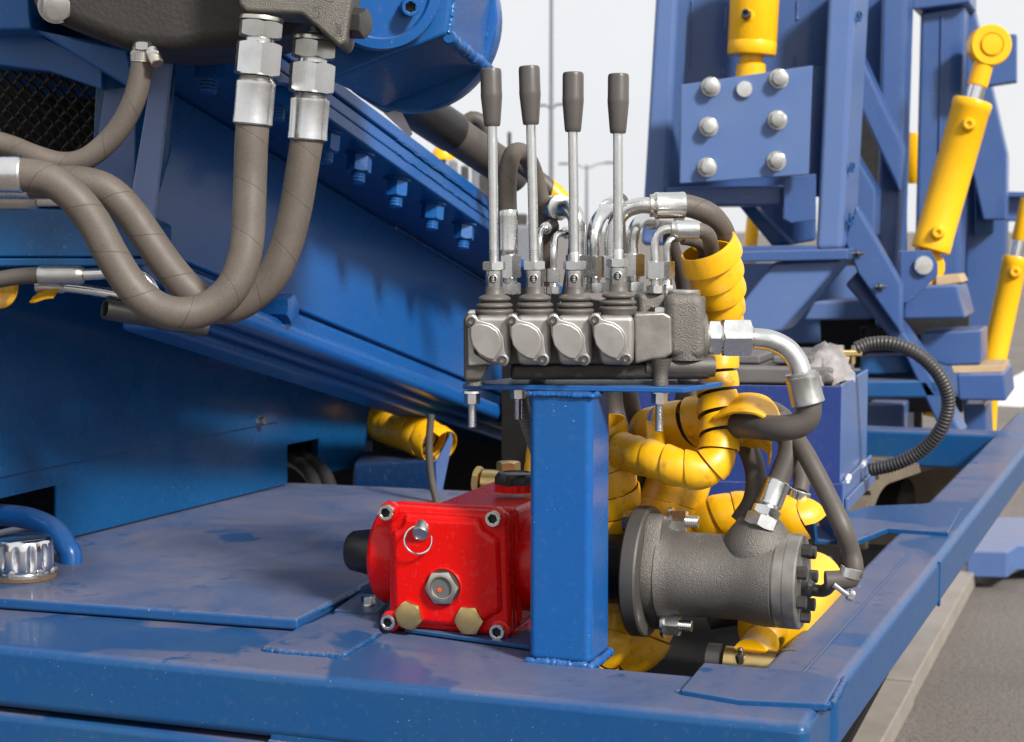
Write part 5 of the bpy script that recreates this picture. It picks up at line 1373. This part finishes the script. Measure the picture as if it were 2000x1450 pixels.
# dark cross beam at the left and the line fittings under it
lb = thing('carrier_beam', 'dark blue cross beam behind the hoses at the left edge', 'beam', P(120, 470, 1.9))
mb = MB(); mb.prism(PP(1.86, [(-60, 400), (250, 414), (300, 440), (300, 504), (-60, 503)]), V((0, .10, 0))); part('web', mb, 'blue_panel', lb, .003)
mb = MB(); mb.prism(PP(1.855, [(-60, 504.5), (296, 505), (296, 520), (-60, 521)]), V((0, .11, 0))); part('flange', mb, 'blue_panel', lb, .002)
def line(label, pts, r, fer, Yd, m='zinc', hosepts=None):
    o = thing('line_fitting', label, 'fitting', P(*pts[0], Yd), 'line fittings below the carrier beam')
    mb = MB(); mb.tube(px_path([(x, y, Yd) for x, y in pts], .004), r * K(Yd), 20); part('pipe', mb, m, o, angle=80)
    if fer: ferrule(o, P(*fer[0], Yd), P(*fer[1], Yd), fer[2] * K(Yd), 'zinc_dull')
    if hosepts: 
        mb = MB(); mb.tube(px_path([(x, y, Yd) for x, y in hosepts]), fer[2] * .85 * K(Yd)); part('rubber_tube', mb, 'hose_plain', o, angle=80)
    return o
line('silver pipe with ferrule crossing behind the front hose at the left', [(0, 391), (60, 391), (125, 390)], 13, ((75, 391), (-40, 391), 20), 1.64)
line('silver elbow with ferrule and dark hose under the dark beam', [(150, 537), (200, 535), (250, 530), (285, 545), (310, 585)], 11, ((165, 538), (76, 538), 19), 1.84, hosepts=[(82, 538), (40, 540), (0, 546), (-50, 556)])
line('flattened silver pipe just below the dark beam fitting', [(120, 560), (180, 568), (250, 580), (300, 590)], 10, ((130, 562), (70, 560), 12), 1.87)
o = thing('open_tube', 'open ended dark steel tube below the left hoses', 'tube', P(208, 604, 1.86))
mb = MB(); mb.lathe(P(205, 604, 1.86), V((.8, .55, -.2)), [(.0075, .02), (.0085, 0), (.0108, -.0005), (.0112, .002), (.0112, .12)], 28, cap0=False); part('wall', mb, 'dark_steel', o)
mb = MB(); mb.lathe(P(205, 604, 1.86) + V((.8, .55, -.2)).normalized() * .02, V((.8, .55, -.2)), [(.0105, 0), (.01, .001)], 20); part('bore_shade', mb, 'black_paint', o)  # black disc standing in for the shade in the open bore

# blue gearbox at the top
gb = thing('slew_gearbox', 'blue welded gearbox housing at the top beside the manifold', 'gearbox', P(800, 200, 1.9))
ga = P(873, 67, 1.75); gx = P(950, 130, 2.0) - ga
mb = MB(); mb.prism([P(x, y, 1.75) for x, y in ((640, 158), (873, 67), (897, -130), (590, -130))], gx); part('housing', mb, 'blue_bright', gb, .004)
mb = MB(); mb.lathe(P(800, 40, 2.02), gx, [(173 * K(2.02), -.01), (176 * K(2.02), 0), (176 * K(2.02), .02), (172 * K(2.02), .026)], 64); part('ring', mb, 'blue_bright', gb)
mb = MB(); mb.lathe(P(745, -22, 1.70), V((.2, -1, -.1)), [(118 * K(1.7), -.06), (118 * K(1.7), -.004), (114 * K(1.7), 0), (96 * K(1.7), .001), (92 * K(1.7), -.004), (70 * K(1.7), -.004)], 64); part('flange_disc', mb, 'blue_bright', gb)
socket(gb, P(798, 15, 1.705), V((.2, -1, -.1)), .0088, .014, 'blue_bright', 'screw')
weld(gb, [ga + gx * t + V((.0015, 0, 0)) for t in (0.02, .3, .6, .9, 1.0)], .0075, m='blue_bright', seed=20)
weld(gb, [P(888, -40, 1.76), P(884, 10, 1.76), P(875, 62, 1.755)], .004, m='blue_bright', seed=21)
mb = MB(); mb.prism([P(x, y, 1.98) for x, y in ((905, -130), (957, -130), (972, 40), (948, 128), (895, 90))], V((0, .02, 0))); part('cheek', mb, 'blue_bright', gb, .003)
weld(gb, [P(948, -40, 1.975), P(946, 30, 1.975), P(938, 112, 1.975)], .006, m='blue_bright', seed=22)
# paper tag on the flange
pg = P(770, 225, 2.0); mb = MB(); mb.prism(PP(2.02, [(750, 222), (782, 214), (806, 262), (800, 268)]), V((0, .0008, 0))); solo('paper_tag', mb, 'paper', 'pale tag sticking up behind the flange edge below the gearbox', 'tag', pg)
# thick black hose behind the gearbox
o = thing('sleeved_hose', 'thick black sleeved hose slanting down behind the first lever', 'hose', P(800, 205, 2.5))
path = px_path([(740, 165, 2.45), (800, 205, 2.5), (900, 272, 2.6), (960, 312, 2.66), (1010, 345, 2.7)])
mb = MB(); mb.tube(path, 37 * K(2.55), 28); part('rubber_tube', mb, 'hose_plain', o, angle=80)
mb = MB(); mb.tube(px_path([(740, 163, 2.45), (800, 203, 2.5), (882, 258, 2.58)]), 41 * K(2.55), 28); part('sleeve', mb, 'black_plastic', o, angle=80)
hose('far_hose', 'short looped hose behind the grip of the first lever', [(905, 255, 2.75), (918, 232, 2.75), (940, 238, 2.75), (955, 265, 2.75), (965, 310, 2.75)], 14 * K(2.75), 'hose_plain')
hose('far_hose', 'dark hose slanting to a yellow guard between the second and third levers', [(990, 300, 2.6), (1040, 340, 2.6), (1070, 365, 2.6), (1090, 385, 2.6)], 16 * K(2.6), 'hose_plain')
wrap('spiral_guard', 'short yellow guard end on the slanting hose between the second and third levers', [(1068, 366, 2.6), (1085, 380, 2.6), (1098, 396, 2.6), (1108, 420, 2.6)], 19 * K(2.6), .04, wf=.97, group=gy)

# rear body behind the valve: black bulkheads stand in for the boom's shade
rbk = thing('carrier_body', 'carrier body painted black as shade behind the pump and post', 'body', G(900, 960, .3))
mb = MB(); mb.prism(PP(3.25, [(560, 640), (1010, 640), (1010, 1020), (560, 1020)]), V((0, .05, 0))); part('shade_bulkhead', mb, 'black_paint', rbk)
mb = MB(); mb.prism(PP(3.0, [(980, 560), (1250, 600), (1250, 1000), (980, 1000)]), V((0, .05, 0))); part('shade_bulkhead', mb, 'black_matt', rbk)
mb = MB(); mb.prism(PP(2.75, [(690, 906), (850, 898), (860, 985), (690, 985)]), V((0, .15, 0))); part('step_box', mb, 'blue_shade', rbk, .004)
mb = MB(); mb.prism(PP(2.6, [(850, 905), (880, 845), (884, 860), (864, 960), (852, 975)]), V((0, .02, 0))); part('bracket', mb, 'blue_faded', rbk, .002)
# distant plant beyond the boom
fx = thing('far_machine', 'blurred distant machine with a yellow beacon seen past the first lever', 'machine', P(900, 400, 9))
mb = MB(); mb.lathe(P(866, 312, 9), Z, [(.06, 0), (.06, .03), (.045, .06), (.01, .07)], 20); part('beacon', mb, 'yellow_paint', fx)
for x, y, w_, h_, m_ in ((885, 330, 16, 30, 'lamp_grey'), (908, 345, 14, 40, 'dark_steel'), (930, 350, 16, 60, 'lamp_grey'), (995, 268, 8, 18, 'dark_steel'), (950, 345, 30, 8, 'dark_steel'), (940, 400, 60, 30, 'lamp_grey'), (1010, 430, 40, 24, 'dark_steel')):
    pt0 = P(x, y - h_ / 2, 9); zb = P(x, 445, 9).z
    mb = MB(); mb.box(V((pt0.x, 9, (pt0.z + zb) / 2)), X * w_ * K(9) / 2, Y_ * .1, Z * (pt0.z - zb) / 2); part('cabinet', mb, m_, fx, .01)
pt0 = P(940, 440, 9); mb = MB(); mb.box(V((pt0.x, 9.2, pt0.z / 2)), X * .32, Y_ * .5, Z * pt0.z / 2); part('chassis', mb, 'lamp_grey', fx, .02)
mb = MB(); mb.cyl(P(866, 445, 9), P(866, 311, 9), .015, 10); part('beacon_pole', mb, 'dark_steel', fx)
